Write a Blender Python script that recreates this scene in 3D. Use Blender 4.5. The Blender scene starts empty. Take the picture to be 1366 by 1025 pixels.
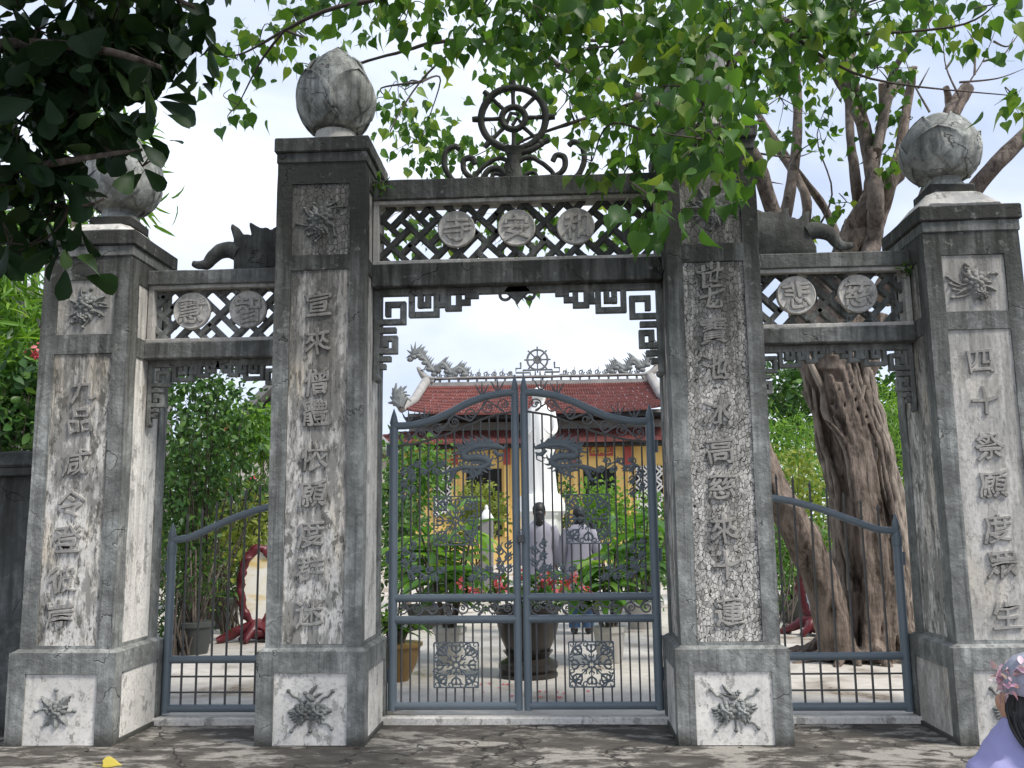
import bpy, bmesh, math, random
import numpy as np
from mathutils import Vector, Matrix, noise

random.seed(7); RNG = np.random.default_rng(7)
PI = math.pi
SC = bpy.context.scene
COL = SC.collection

# ------------------------------------------------------------------ camera
CF, CPOS = 1228.66, np.array([0.1744, -6.5695, 1.5])
YAW, PIT, ROL = -0.0516, 0.1509, -0.0128
_F = np.array([math.sin(YAW)*math.cos(PIT), math.cos(YAW)*math.cos(PIT), math.sin(PIT)])
_R0 = np.array([math.cos(YAW), -math.sin(YAW), 0.0]); _U0 = np.cross(_R0, _F)
_R = math.cos(ROL)*_R0+math.sin(ROL)*_U0; _U = -math.sin(ROL)*_R0+math.cos(ROL)*_U0
cam = bpy.data.cameras.new('camera'); cam.sensor_width = 36.0; cam.lens = CF/1366*36
cam.clip_start = 0.05; cam.clip_end = 2000
camo = bpy.data.objects.new('camera', cam); COL.objects.link(camo)
camo.matrix_world = Matrix(((_R[0], _U[0], -_F[0], CPOS[0]), (_R[1], _U[1], -_F[1], CPOS[1]), (_R[2], _U[2], -_F[2], CPOS[2]), (0, 0, 0, 1)))
SC.camera = camo
def at(x, y, Y):
    "point seen at photo pixel (x, y) that lies at depth Y behind the gate front"
    d = _F+_R*(x-683)/CF-_U*(y-512.5)/CF
    return Vector(CPOS+d*(Y-CPOS[1])/d[1])
def atz(x, y, z):
    d = _F+_R*(x-683)/CF-_U*(y-512.5)/CF
    return Vector(CPOS+d*(z-CPOS[2])/d[2])
def pix(p):
    d = np.array(p)-CPOS; z = d@_F
    return 683+CF*(d@_R)/z, 512.5-CF*(d@_U)/z, z

# ------------------------------------------------------------------ sky, sun, exposure
SUN_AZ, SUN_EL = math.radians(118), math.radians(54)
w = bpy.data.worlds.new('World'); SC.world = w; w.use_nodes = True
nt = w.node_tree; nt.nodes.clear()
def N(nt, typ, ins=None, **props):
    n = nt.nodes.new(typ)
    for k, v in props.items(): setattr(n, k, v)
    for k, v in (ins or {}).items():
        s = n.inputs[k]
        if isinstance(v, bpy.types.NodeSocket): nt.links.new(v, s)
        else: s.default_value = v
    return n
def ramp(nt, fac, stops, interp='LINEAR'):
    n = nt.nodes.new('ShaderNodeValToRGB'); n.color_ramp.interpolation = interp
    e = n.color_ramp.elements
    while len(e) < len(stops): e.new(0.5)
    for el, (p, c) in zip(e, stops):
        el.position = p
        el.color = (c, c, c, 1) if isinstance(c, (int, float)) else (*c, 1)
    nt.links.new(fac, n.inputs[0]); return n.outputs[0]
def mixc(nt, fac, a, b, mode='MIX'):
    n = nt.nodes.new('ShaderNodeMix'); n.data_type = 'RGBA'; n.blend_type = mode
    for k, v in ((0, fac), (6, a), (7, b)):
        if isinstance(v, bpy.types.NodeSocket): nt.links.new(v, n.inputs[k])
        elif k: n.inputs[k].default_value = (*v, 1) if len(v) == 3 else v
        else: n.inputs[k].default_value = v
    return n.outputs[2]
def mth(nt, op, a, b=0.0, clamp=False):
    n = nt.nodes.new('ShaderNodeMath'); n.operation = op; n.use_clamp = clamp
    for k, v in ((0, a), (1, b)):
        if isinstance(v, bpy.types.NodeSocket): nt.links.new(v, n.inputs[k])
        else: n.inputs[k].default_value = v
    return n.outputs[0]
def noi(nt, vec, scale, detail=5, rough=0.55, dist=0.0):
    return N(nt, 'ShaderNodeTexNoise', {'Vector': vec, 'Scale': scale, 'Detail': detail, 'Roughness': rough, 'Distortion': dist}).outputs[0]
def mapv(nt, vec, scale=(1, 1, 1), loc=(0, 0, 0)):
    return N(nt, 'ShaderNodeMapping', {'Vector': vec, 'Scale': scale, 'Location': loc}).outputs[0]
sky = N(nt, 'ShaderNodeTexSky', sky_type='NISHITA', sun_disc=False, sun_elevation=SUN_EL, sun_rotation=SUN_AZ)
gen = N(nt, 'ShaderNodeTexCoord').outputs['Generated']
cv = mapv(nt, gen, (1.0, 1.0, 2.2), (0.35, 0.1, 0.0))
c1 = noi(nt, cv, 2.1, 5, 0.5, 0.4); c2 = noi(nt, cv, 1.1, 3, 0.5)
cover = ramp(nt, mth(nt, 'ADD', mth(nt, 'MULTIPLY', c1, 0.6), mth(nt, 'MULTIPLY', c2, 0.4)), [(0.36, 0.62), (0.50, 0.95), (1, 1)])
cloud = ramp(nt, c1, [(0.34, (3.1, 3.5, 4.5)), (0.50, (4.1, 4.5, 5.4)), (0.68, (5.8, 6.1, 6.7))])
skyc = mixc(nt, cover, sky.outputs[0], cloud)
bg = N(nt, 'ShaderNodeBackground', {'Color': skyc, 'Strength': 0.1})
nt.links.new(bg.outputs[0], N(nt, 'ShaderNodeOutputWorld').inputs[0])
sun = bpy.data.lights.new('sun', 'SUN'); sun.energy = 2.0; sun.angle = math.radians(13); sun.color = (1, 0.95, 0.87)
suno = bpy.data.objects.new('sun', sun); COL.objects.link(suno)
sd = Vector((math.sin(SUN_AZ)*math.cos(SUN_EL), math.cos(SUN_AZ)*math.cos(SUN_EL), math.sin(SUN_EL)))
suno.rotation_euler = sd.to_track_quat('Z', 'Y').to_euler(); suno.location = sd*30
vs = SC.view_settings; vs.view_transform = 'Standard'; vs.look = 'None'; vs.gamma = 1; vs.exposure = 1.2
vs.use_curve_mapping = False

# ------------------------------------------------------------------ mesh helpers
class MB:
    def __init__(s): s.v = []; s.f = []
    def add(s, vs, fs):
        o = len(s.v); s.v += [tuple(p) for p in vs]; s.f += [tuple(i+o for i in f) for f in fs]
    def box(s, x0, x1, y0, y1, z0, z1):
        s.add([(x0, y0, z0), (x1, y0, z0), (x1, y1, z0), (x0, y1, z0), (x0, y0, z1), (x1, y0, z1), (x1, y1, z1), (x0, y1, z1)],
              [(0, 3, 2, 1), (4, 5, 6, 7), (0, 1, 5, 4), (1, 2, 6, 5), (2, 3, 7, 6), (3, 0, 4, 7)]); return s
    def frust(s, x0, x1, y0, y1, z0, z1, d):
        s.add([(x0, y0, z0), (x1, y0, z0), (x1, y1, z0), (x0, y1, z0), (x0+d, y0+d, z1), (x1-d, y0+d, z1), (x1-d, y1-d, z1), (x0+d, y1-d, z1)],
              [(0, 3, 2, 1), (4, 5, 6, 7), (0, 1, 5, 4), (1, 2, 6, 5), (2, 3, 7, 6), (3, 0, 4, 7)]); return s
    def bar(s, a, b, wd, y0, y1):
        "flat bar in the xz plane from a to b"
        a = Vector(a); b = Vector(b); d = (b-a).normalized(); n = Vector((-d.y, d.x))*wd/2
        q = [a-n, b-n, b+n, a+n]
        s.add([(p.x, y0, p.y) for p in q]+[(p.x, y1, p.y) for p in q],
              [(0, 1, 2, 3), (7, 6, 5, 4), (0, 4, 5, 1), (1, 5, 6, 2), (2, 6, 7, 3), (3, 7, 4, 0)]); return s
    def prism(s, pts, y0, y1):
        "xz polygon (counter-clockwise seen from -y) extruded along y"
        n = len(pts)
        s.add([(x, y0, z) for x, z in pts]+[(x, y1, z) for x, z in pts],
              [tuple(range(n)), tuple(range(2*n-1, n-1, -1))]+[(i, i+n, (i+1) % n+n, (i+1) % n) for i in range(n)]); return s
    def tube(s, pts, rad, n=8, sy=1.0, caps=True):
        P = [Vector(p) for p in pts]; m = len(P)
        if isinstance(rad, (int, float)): rad = [rad]*m
        o = len(s.v); up = Vector((0.13, 0.21, 0.97))
        t0 = (P[1]-P[0]).normalized()
        u = t0.cross(up)
        if u.length < 0.05: u = t0.cross(Vector((1, 0, 0)))
        u.normalize()
        for i in range(m):
            t = (P[min(i+1, m-1)]-P[max(i-1, 0)])
            t = t.normalized() if t.length > 1e-9 else t0
            u = (u-t*u.dot(t))
            u = u.normalized() if u.length > 1e-6 else t.orthogonal().normalized()
            v = t.cross(u)
            for k in range(n):
                a = 2*PI*k/n
                q = (u*math.cos(a)+v*math.sin(a))*rad[i]
                s.v.append((P[i].x+q.x, P[i].y+q.y*sy, P[i].z+q.z))
        for i in range(m-1):
            for k in range(n):
                a = o+i*n+k; b = o+i*n+(k+1) % n
                s.f.append((a, b, b+n, a+n))
        if caps:
            s.f.append(tuple(o+k for k in range(n-1, -1, -1))); s.f.append(tuple(o+(m-1)*n+k for k in range(n)))
        return s
    def lathe(s, prof, n=24, c=(0, 0, 0), sx=1.0, sy=1.0):
        o = len(s.v); m = len(prof)
        for r, z in prof:
            for k in range(n):
                a = 2*PI*k/n; s.v.append((c[0]+r*math.cos(a)*sx, c[1]+r*math.sin(a)*sy, c[2]+z))
        for i in range(m-1):
            for k in range(n):
                a = o+i*n+k; b = o+i*n+(k+1) % n
                s.f.append((a, b, b+n, a+n))
        if prof[0][0] > 1e-4: s.f.append(tuple(o+k for k in range(n-1, -1, -1)))
        if prof[-1][0] > 1e-4: s.f.append(tuple(o+(m-1)*n+k for k in range(n)))
        return s
    def ell(s, c, r, n=12, m=8, rot=None):
        vs = []; fs = []
        for i in range(m+1):
            th = PI*i/m
            for k in range(n):
                a = 2*PI*k/n
                p = Vector((r[0]*math.sin(th)*math.cos(a), r[1]*math.sin(th)*math.sin(a), -r[2]*math.cos(th)))
                if rot: p = rot @ p
                vs.append(p+Vector(c))
        for i in range(m):
            for k in range(n):
                a = i*n+k; b = i*n+(k+1) % n; fs.append((a, b, b+n, a+n))
        s.add(vs, fs); return s
    def plate(s, us, vsr, holes, w0, w1, fn):
        "grid plate with openings: us, vsr cut lines; holes set of cells; w0 back, w1 front; fn maps (u,v,w) to a point"
        nu, nv = len(us)-1, len(vsr)-1
        keep = lambda i, j: 0 <= i < nu and 0 <= j < nv and (i, j) not in holes
        for i in range(nu):
            for j in range(nv):
                if not keep(i, j): continue
                a, b, c, d = us[i], us[i+1], vsr[j], vsr[j+1]
                s.add([fn(a, c, w1), fn(b, c, w1), fn(b, d, w1), fn(a, d, w1)], [(0, 1, 2, 3)])
                for (di, dj, p, q) in ((-1, 0, (a, d), (a, c)), (1, 0, (b, c), (b, d)), (0, -1, (a, c), (b, c)), (0, 1, (b, d), (a, d))):
                    if not keep(i+di, j+dj):
                        s.add([fn(*p, w1), fn(*p, w0), fn(*q, w0), fn(*q, w1)], [(0, 1, 2, 3)])
        return s
    def mesh(s, name, bevel=0, smooth=None, cut=0, amp=0, nsc=2.0, seed=0):
        me = bpy.data.meshes.new(name); me.from_pydata(s.v, [], s.f)
        if bevel or cut or amp:
            bm = bmesh.new(); bm.from_mesh(me)
            bmesh.ops.remove_doubles(bm, verts=bm.verts, dist=1e-5)
            if bevel:
                es = [e for e in bm.edges if len(e.link_faces) == 2 and e.calc_face_angle(0) > 0.5]
                bmesh.ops.bevel(bm, geom=es, offset=bevel, segments=1, affect='EDGES', clamp_overlap=True)
            if cut:
                for _ in range(5):
                    es = [e for e in bm.edges if e.calc_length() > cut]
                    if not es: break
                    bmesh.ops.subdivide_edges(bm, edges=es, cuts=1, use_grid_fill=True)
            if amp:
                for v in bm.verts:
                    q = v.co*nsc+Vector((seed*3.1, 0, seed))
                    v.co += noise.noise_vector(q)*amp+noise.noise_vector(q*3.3)*amp*0.5
            bm.to_mesh(me); bm.free()
        if smooth is not None:
            me.shade_smooth()
            if smooth < 3: me.set_sharp_from_angle(angle=smooth)
        me.validate(); return me
    def build(s, name, mat, parent=None, **kw):
        return link(name, s.mesh(name, **kw), mat, parent)
def link(name, me, mat, parent=None):
    if mat is not None and not me.materials: me.materials.append(mat)
    o = bpy.data.objects.new(name, me); COL.objects.link(o)
    if parent: setpar(o, parent)
    return o
def wmat(o):
    m = o.matrix_basis.copy()
    while o.parent: m = o.parent.matrix_basis @ o.matrix_parent_inverse @ m; o = o.parent
    return m
def setpar(o, p):
    o.parent = p; o.matrix_parent_inverse = wmat(p).inverted()
def tag(o, label, cat, group=None, kind=None):
    o['label'] = label
    if cat: o['category'] = cat
    if group: o['group'] = group
    if kind: o['kind'] = kind
    return o
def thing(name, label, cat, loc=(0, 0, 0), group=None):
    o = bpy.data.objects.new(name, None); COL.objects.link(o); o.location = loc; o.empty_display_size = 0.2
    return tag(o, label, cat, group)
def struct(o): o['kind'] = 'structure'; return o
def stuff(o): o['kind'] = 'stuff'; return o
def copy_tree(o, parent=None):
    c = o.copy(); COL.objects.link(c)
    if parent: c.parent = parent
    for ch in list(o.children): copy_tree(ch, c)
    return c
def remeshed(mb, name, mat, parent, voxel, smooth=6, disp=0.0, dsc=5.0):
    "fuse overlapping tubes into one continuous surface"
    me = bpy.data.meshes.new(name); me.from_pydata(mb.v, [], mb.f)
    t = bpy.data.objects.new('tmp', me); COL.objects.link(t)
    r = t.modifiers.new('r', 'REMESH'); r.mode = 'VOXEL'; r.voxel_size = voxel
    if smooth: q = t.modifiers.new('s', 'SMOOTH'); q.iterations = smooth; q.factor = 0.5
    dg = bpy.context.evaluated_depsgraph_get()
    m2 = bpy.data.meshes.new_from_object(t.evaluated_get(dg)); m2.name = name
    bpy.data.objects.remove(t); bpy.data.meshes.remove(me)
    if disp:
        n = len(m2.vertices); co = np.zeros(n*3); nr = np.zeros(n*3); m2.vertices.foreach_get('co', co); m2.vertex_normals.foreach_get('vector', nr)
        co = co.reshape(-1, 3); nr = nr.reshape(-1, 3)
        d = np.array([noise.noise(Vector((q[0]*dsc, q[1]*dsc, q[2]*dsc*0.35)))*disp+noise.noise(Vector(q*dsc*2.6))*disp*0.5 for q in co])
        m2.vertices.foreach_set('co', (co+nr*d[:, None]).ravel()); m2.update()
    m2.shade_smooth()
    return link(name, m2, mat, parent)
def spline(pts, n=8):
    "Catmull-Rom through pts"
    P = [Vector(p) for p in pts]; out = []
    for i in range(len(P)-1):
        a, b, c, d = P[max(i-1, 0)], P[i], P[i+1], P[min(i+2, len(P)-1)]
        for k in range(n):
            t = k/n
            out.append(0.5*((2*b)+(c-a)*t+(2*a-5*b+4*c-d)*t*t+(3*b-a-3*c+d)*t**3))
    out.append(P[-1]); return out
def spiral(cx, cz, r0, r1, a0, turns, n=22):
    return [(cx+(r0+(r1-r0)*k/n)*math.cos(a0+2*PI*turns*k/n), cz+(r0+(r1-r0)*k/n)*math.sin(a0+2*PI*turns*k/n)) for k in range(n+1)]

# ------------------------------------------------------------------ materials
MATS = {}
def newmat(name):
    m = bpy.data.materials.new(name); m.use_nodes = True; nt = m.node_tree; nt.nodes.clear()
    out = N(nt, 'ShaderNodeOutputMaterial'); MATS[name] = m
    return m, nt, out
def finish(nt, out, col, rough=0.8, bump=None, bstr=0.3, bdist=0.01, metal=0.0, spec=0.5, **ex):
    b = nt.nodes.new('ShaderNodeBsdfPrincipled')
    for k, v in (('Base Color', col), ('Roughness', rough), ('Metallic', metal), ('Specular IOR Level', spec)):
        if isinstance(v, bpy.types.NodeSocket): nt.links.new(v, b.inputs[k])
        else: b.inputs[k].default_value = (*v, 1) if isinstance(v, tuple) and len(v) == 3 else v
    if bump is not None:
        bn = N(nt, 'ShaderNodeBump', {'Height': bump, 'Strength': bstr, 'Distance': bdist}); nt.links.new(bn.outputs[0], b.inputs['Normal'])
    nt.links.new(b.outputs[0], out.inputs[0]); return b
def pos(nt): return N(nt, 'ShaderNodeNewGeometry').outputs['Position']
def zof(nt, p): return N(nt, 'ShaderNodeSeparateXYZ', {0: p}).outputs[2]
def plain(name, col, rough=0.6, var=0.25, sc=6, metal=0.0, bstr=0.15, spec=0.5):
    m, nt, out = newmat(name); p = pos(nt)
    n1 = noi(nt, p, sc, 6); n2 = noi(nt, p, sc*7, 4)
    c = mixc(nt, mth(nt, 'MULTIPLY', n2, 0.5), mixc(nt, n1, tuple(x*(1-var) for x in col), tuple(min(1, x*(1+var)) for x in col)), tuple(x*(1-var) for x in col))
    rr = mth(nt, 'ADD', mth(nt, 'MULTIPLY', n2, 0.25), rough-0.12)
    finish(nt, out, c, rr, n2, bstr, 0.004, metal, spec); return m
def cement(name, light=0.26, mould_shade=0.6, z0=1.8, z1=4.4):
    m, nt, out = newmat(name); p = pos(nt); z = zof(nt, p)
    big = noi(nt, p, 2.6, 7, 0.66, 0.4); fine = noi(nt, p, 26, 6, 0.65); st = noi(nt, mapv(nt, p, (14, 14, 1.1)), 1.0, 6, 0.65)
    L = light; med = noi(nt, p, 9, 6, 0.68, 0.6)
    col = mixc(nt, ramp(nt, big, [(0.36, 0), (0.62, 1)]), (L*0.46, L*0.48, L*0.46), (L*1.32, L*1.37, L*1.32))
    col = mixc(nt, ramp(nt, med, [(0.42, 0.55), (0.60, 0)]), col, (L*0.38, L*0.39, L*0.37))
    col = mixc(nt, mth(nt, 'MULTIPLY', ramp(nt, st, [(0.42, 0), (0.66, 1)]), 0.55), col, (L*0.30, L*0.305, L*0.29))
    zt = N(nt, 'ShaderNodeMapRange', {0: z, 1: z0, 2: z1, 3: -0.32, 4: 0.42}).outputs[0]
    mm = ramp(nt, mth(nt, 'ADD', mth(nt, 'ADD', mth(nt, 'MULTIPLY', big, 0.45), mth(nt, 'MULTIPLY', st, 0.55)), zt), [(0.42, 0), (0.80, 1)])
    col = mixc(nt, mth(nt, 'MULTIPLY', mm, mould_shade), col, (0.030, 0.031, 0.027))  # mould stains plus painted shade from the trees overhead, darker towards the top
    lo = N(nt, 'ShaderNodeMapRange', {0: mth(nt, 'ADD', z, mth(nt, 'MULTIPLY', med, -0.14)), 1: -0.06, 2: 0.05, 3: 0.85, 4: 0.0}).outputs[0]
    col = mixc(nt, lo, col, (0.035, 0.034, 0.028))
    spk = ramp(nt, noi(nt, p, 60, 3, 0.7), [(0.60, 0), (0.72, 1)])
    col = mixc(nt, mth(nt, 'MULTIPLY', spk, 0.45), col, (0.05, 0.05, 0.045))
    lic = ramp(nt, noi(nt, mapv(nt, p, (1, 1, 1), (4, 2, 7)), 9, 5, 0.7), [(0.60, 0), (0.70, 1)])
    col = mixc(nt, mth(nt, 'MULTIPLY', lic, 0.35), col, (L*1.5, L*1.5, L*1.42))
    cv_ = N(nt, 'ShaderNodeVectorMath', {0: p, 1: N(nt, 'ShaderNodeTexNoise', {'Vector': p, 'Scale': 2.5, 'Detail': 5.0}).outputs[1]}, operation='ADD').outputs[0]
    cr = N(nt, 'ShaderNodeTexVoronoi', {'Vector': mapv(nt, cv_, (0.8, 0.8, 1.5)), 'Scale': 0.9}, feature='DISTANCE_TO_EDGE').outputs[0]
    ck = mth(nt, 'MULTIPLY', ramp(nt, cr, [(0.0015, 1), (0.006, 0)]), ramp(nt, big, [(0.50, 0), (0.56, 1)]))
    col = mixc(nt, mth(nt, 'MULTIPLY', ck, 0.6), col, (0.02, 0.02, 0.018))
    drp = ramp(nt, noi(nt, mapv(nt, p, (34, 34, 0.8), (3, 3, 3)), 1.0, 4, 0.6), [(0.56, 0), (0.64, 1)])
    col = mixc(nt, mth(nt, 'MULTIPLY', drp, 0.4), col, (0.05, 0.05, 0.045))
    col = mixc(nt, 1.0, col, (1.0, 1.0, 0.985), 'MULTIPLY')
    h = mth(nt, 'SUBTRACT', mth(nt, 'ADD', mth(nt, 'MULTIPLY', fine, 0.6), mth(nt, 'ADD', mth(nt, 'MULTIPLY', med, 0.6), big)), ck)
    finish(nt, out, col, 0.9, h, 0.8, 0.015, spec=0.25); return m
def plaster(name, white=0.5, crack=0.0, streak=0.6, yellow=0.35, csc=13, z0=1.4, z1=4.2, zdark=0.35, flake=0.5, fsc=1.0, dirt=0.0, peel=0.0):
    m, nt, out = newmat(name); p = pos(nt); z = zof(nt, p)
    st = noi(nt, mapv(nt, p, (24, 24, 1.5)), 1.0, 6, 0.65); st2 = noi(nt, mapv(nt, p, (9, 9, 0.9), (3, 1, 5)), 1.0, 5, 0.6)
    big = noi(nt, p, 3.0, 5, 0.6); fine = noi(nt, p, 38, 6, 0.7)
    W = white
    col = mixc(nt, ramp(nt, big, [(0.35, 0), (0.65, 1)]), (W*0.80, W*0.795, W*0.78), (W*1.1, W*1.08, W*1.04))
    col = mixc(nt, mth(nt, 'MULTIPLY', ramp(nt, noi(nt, mapv(nt, p, (4, 4, 1.4), (1, 9, 2)), 1.0, 4), [(0.5, 0), (0.7, 1)]), yellow), col, (W*0.95, W*0.82, W*0.62))
    if peel:
        pm_ = noi(nt, mapv(nt, p, (8, 8, 2.6), (5, 1, 3)), 1.0, 9, 0.74, 0.3)
        col = mixc(nt, mth(nt, 'MULTIPLY', ramp(nt, pm_, [(0.47, 0), (0.535, 1)]), peel), col, (0.17, 0.17, 0.16))
        pm2 = noi(nt, mapv(nt, p, (40, 40, 9), (2, 7, 3)), 1.0, 5, 0.7)
        col = mixc(nt, mth(nt, 'MULTIPLY', ramp(nt, pm2, [(0.55, 0), (0.62, 1)]), peel), col, (0.06, 0.058, 0.05))
    zt = N(nt, 'ShaderNodeMapRange', {0: z, 1: z0, 2: z1, 3: -0.10+dirt, 4: zdark*0.5+dirt}).outputs[0]
    sm = ramp(nt, mth(nt, 'ADD', mth(nt, 'ADD', mth(nt, 'MULTIPLY', st, 0.55), mth(nt, 'MULTIPLY', st2, 0.45)), zt), [(0.44, 0), (0.68, 1)])
    col = mixc(nt, mth(nt, 'MULTIPLY', sm, streak), col, (0.085, 0.085, 0.08))
    gr = ramp(nt, fine, [(0.50, 0), (0.68, 0.6)]); col = mixc(nt, gr, col, (W*0.38, W*0.375, W*0.35))
    h = mth(nt, 'MULTIPLY', fine, 0.5)
    if flake:
        fl = ramp(nt, noi(nt, mapv(nt, p, (7*fsc, 7*fsc, 4.0*fsc), (2, 5, 1)), 1.0, 7, 0.72), [(0.565, 0), (0.60, 1)])
        col = mixc(nt, mth(nt, 'MULTIPLY', fl, flake), col, (0.11, 0.11, 0.10)); h = mth(nt, 'SUBTRACT', h, mth(nt, 'MULTIPLY', fl, 0.8))
    if crack:
        dv = N(nt, 'ShaderNodeVectorMath', {0: p, 1: N(nt, 'ShaderNodeVectorMath', {0: N(nt, 'ShaderNodeTexNoise', {'Vector': p, 'Scale': 9.0, 'Detail': 3.0}).outputs[1], 'Scale': 0.05}, operation='SCALE').outputs[0]}, operation='ADD').outputs[0]
        vo = N(nt, 'ShaderNodeTexVoronoi', {'Vector': mapv(nt, dv, (1.25, 1.25, 0.85)), 'Scale': csc}, feature='DISTANCE_TO_EDGE').outputs[0]
        vc = N(nt, 'ShaderNodeTexVoronoi', {'Vector': mapv(nt, dv, (1.25, 1.25, 0.85)), 'Scale': csc}).outputs[1]
        msk = ramp(nt, noi(nt, mapv(nt, p, (1.5, 1.5, 0.9), (7, 3, 2)), 1.3, 4), [(0.5-crack*0.32, 0), (0.64-crack*0.32, 1)])
        ck = mth(nt, 'MULTIPLY', ramp(nt, vo, [(0.015, 1), (0.06, 0)]), msk)
        tone = mth(nt, 'MULTIPLY', ramp(nt, N(nt, 'ShaderNodeSeparateColor', {0: vc}).outputs[0], [(0.62, 0), (0.85, 1)]), msk)
        col = mixc(nt, mth(nt, 'MULTIPLY', tone, 0.55), col, (0.10, 0.10, 0.095))
        col = mixc(nt, ck, col, (0.035, 0.034, 0.03)); h = mth(nt, 'SUBTRACT', h, mth(nt, 'MULTIPLY', ck, 1.6))
    col = mixc(nt, 1.0, col, (1.02, 1.0, 0.96), 'MULTIPLY')
    finish(nt, out, col, 0.9, h, 0.6, 0.008, spec=0.2); return m
def leafmat(name, a, b, tip=None, trans=0.35, rough=0.42, spec=0.35):
    m, nt, out = newmat(name); g = N(nt, 'ShaderNodeNewGeometry'); oi = N(nt, 'ShaderNodeObjectInfo')
    r = mth(nt, 'FRACT', mth(nt, 'ADD', g.outputs['Random Per Island'], oi.outputs['Random']))
    c = ramp(nt, r, [(0.0, a), (0.75, b), (1.0, tip or b)])
    c = mixc(nt, mth(nt, 'MULTIPLY', noi(nt, g.outputs['Position'], 14, 3), 0.5), c, tuple(x*0.6 for x in a))
    bs = nt.nodes.new('ShaderNodeBsdfPrincipled'); nt.links.new(c, bs.inputs['Base Color']); bs.inputs['Roughness'].default_value = rough; bs.inputs['Specular IOR Level'].default_value = spec
    tr = N(nt, 'ShaderNodeBsdfTranslucent', {'Color': mixc(nt, 1.0, c, (1.5, 1.45, 0.6), 'MULTIPLY')})
    mx = N(nt, 'ShaderNodeMixShader', {0: trans, 1: bs.outputs[0], 2: tr.outputs[0]}); nt.links.new(mx.outputs[0], out.inputs[0]); return m
def bark(name, a, b, sc=3.0, zs=0.35, bstr=0.9):
    m, nt, out = newmat(name); p = pos(nt)
    v = mapv(nt, p, (1, 1, zs)); n1 = noi(nt, v, sc*3, 8, 0.68, 0.6); n2 = noi(nt, p, sc*0.6, 4); n3 = noi(nt, v, sc*12, 5, 0.7)
    c = mixc(nt, ramp(nt, n1, [(0.36, 0), (0.62, 1)]), a, b)
    c = mixc(nt, mth(nt, 'MULTIPLY', ramp(nt, n2, [(0.45, 0), (0.7, 1)]), 0.5), c, tuple(x*1.5 for x in b))
    finish(nt, out, c, 0.9, mth(nt, 'ADD', n1, mth(nt, 'MULTIPLY', n3, 0.4)), bstr, 0.04, spec=0.2); return m

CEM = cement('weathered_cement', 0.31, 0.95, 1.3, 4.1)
CEMD = cement('mouldy_shaded_cement', 0.27, 0.85, 2.1, 4.8)
CEMB = cement('black_mould_shade_cement', 0.18, 0.8, 1.5, 4.7)
BUDM = cement('bud_cement', 0.42, 0.5, 3.0, 6.5)
PLA = plaster('flaking_plaster', 0.70, 0.0, 0.92, 0.85, flake=0.8, fsc=1.5, dirt=0.025, peel=0.75)
PLC = plaster('crackled_plaster', 0.70, 0.75, 0.9, 0.12, 33, flake=0.5, dirt=0.02, peel=0.45)
PLR = plaster('smooth_plaster', 0.58, 0.0, 0.65, 0.4, flake=0.12, dirt=0.02, peel=0.35)
PLB = plaster('white_base_plaster', 0.70, 0.0, 0.4, 0.15, flake=0.5, fsc=1.3)
PLS = plaster('side_plaster', 0.82, 0.0, 0.7, 0.08, flake=0.5, z0=0.9, peel=0.15)
PLU = plaster('upper_plaster', 0.46, 0.5, 0.9, 0.15, 24, z0=1.0, z1=4.2, flake=0.7, fsc=1.7, peel=0.8)
LIP = plaster('pale_lip_plaster', 0.50, 0.0, 0.45, 0.1, flake=0.25, zdark=0.1)
DISC = plaster('disc_plaster', 0.56, 0.0, 0.55, 0.05, flake=0.25, zdark=0.05)
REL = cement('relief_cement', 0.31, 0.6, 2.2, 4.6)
GLY = plaster('glyph_plaster', 0.36, 0.0, 0.7, 0.2, flake=0.3)
GLD = plaster('disc_glyph_plaster', 0.42, 0.0, 0.6, 0.0, flake=0.3, zdark=0.05)
STEEL = plain('blue_grey_steel_paint', (0.145, 0.180, 0.205), 0.42, 0.16, 9, bstr=0.05)
BARM = plain('dark_steel_bar', (0.10, 0.10, 0.098), 0.5, 0.35, 14)
CAST = plain('cast_blue_grey', (0.125, 0.150, 0.165), 0.5, 0.3, 22)
SCRM = plain('scroll_steel', (0.14, 0.145, 0.15), 0.5, 0.4, 20)
BODHI = leafmat('bodhi_leaf', (0.036, 0.10, 0.022), (0.10, 0.22, 0.040), (0.27, 0.37, 0.07), 0.45, 0.45, 0.3)
DARKL = leafmat('dark_broad_leaf', (0.010, 0.030, 0.010), (0.018, 0.048, 0.014), (0.07, 0.13, 0.03), 0.2, 0.5, 0.2)  # backlit darkness of the crown put into the leaf colour, lit glimpses into the tip
SHR = {k: leafmat('shrub_leaf_'+k, *v) for k, v in dict(
    dark=((0.026, 0.075, 0.018), (0.060, 0.145, 0.028), (0.13, 0.24, 0.045), 0.28),
    mid=((0.050, 0.135, 0.025), (0.11, 0.25, 0.040), (0.20, 0.34, 0.06), 0.32),
    lime=((0.085, 0.20, 0.030), (0.17, 0.34, 0.045), (0.26, 0.42, 0.07), 0.4),
    yellow=((0.14, 0.20, 0.035), (0.26, 0.32, 0.06), (0.38, 0.40, 0.10), 0.35),
    broad=((0.065, 0.175, 0.035), (0.12, 0.28, 0.05), (0.25, 0.38, 0.07), 0.4)).items()}
PINK = leafmat('pink_petal', (0.55, 0.06, 0.12), (0.68, 0.13, 0.20), (0.72, 0.25, 0.28), 0.3)
REDP = leafmat('red_petal', (0.45, 0.03, 0.04), (0.62, 0.07, 0.07), (0.7, 0.15, 0.12), 0.3)
BARK = bark('ficus_bark', (0.014, 0.009, 0.006), (0.26, 0.21, 0.175), 3.4, 0.22, 1.0)
BARKR = bark('root_bark', (0.05, 0.038, 0.030), (0.36, 0.305, 0.255), 4.0, 0.25, 0.8)
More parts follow.
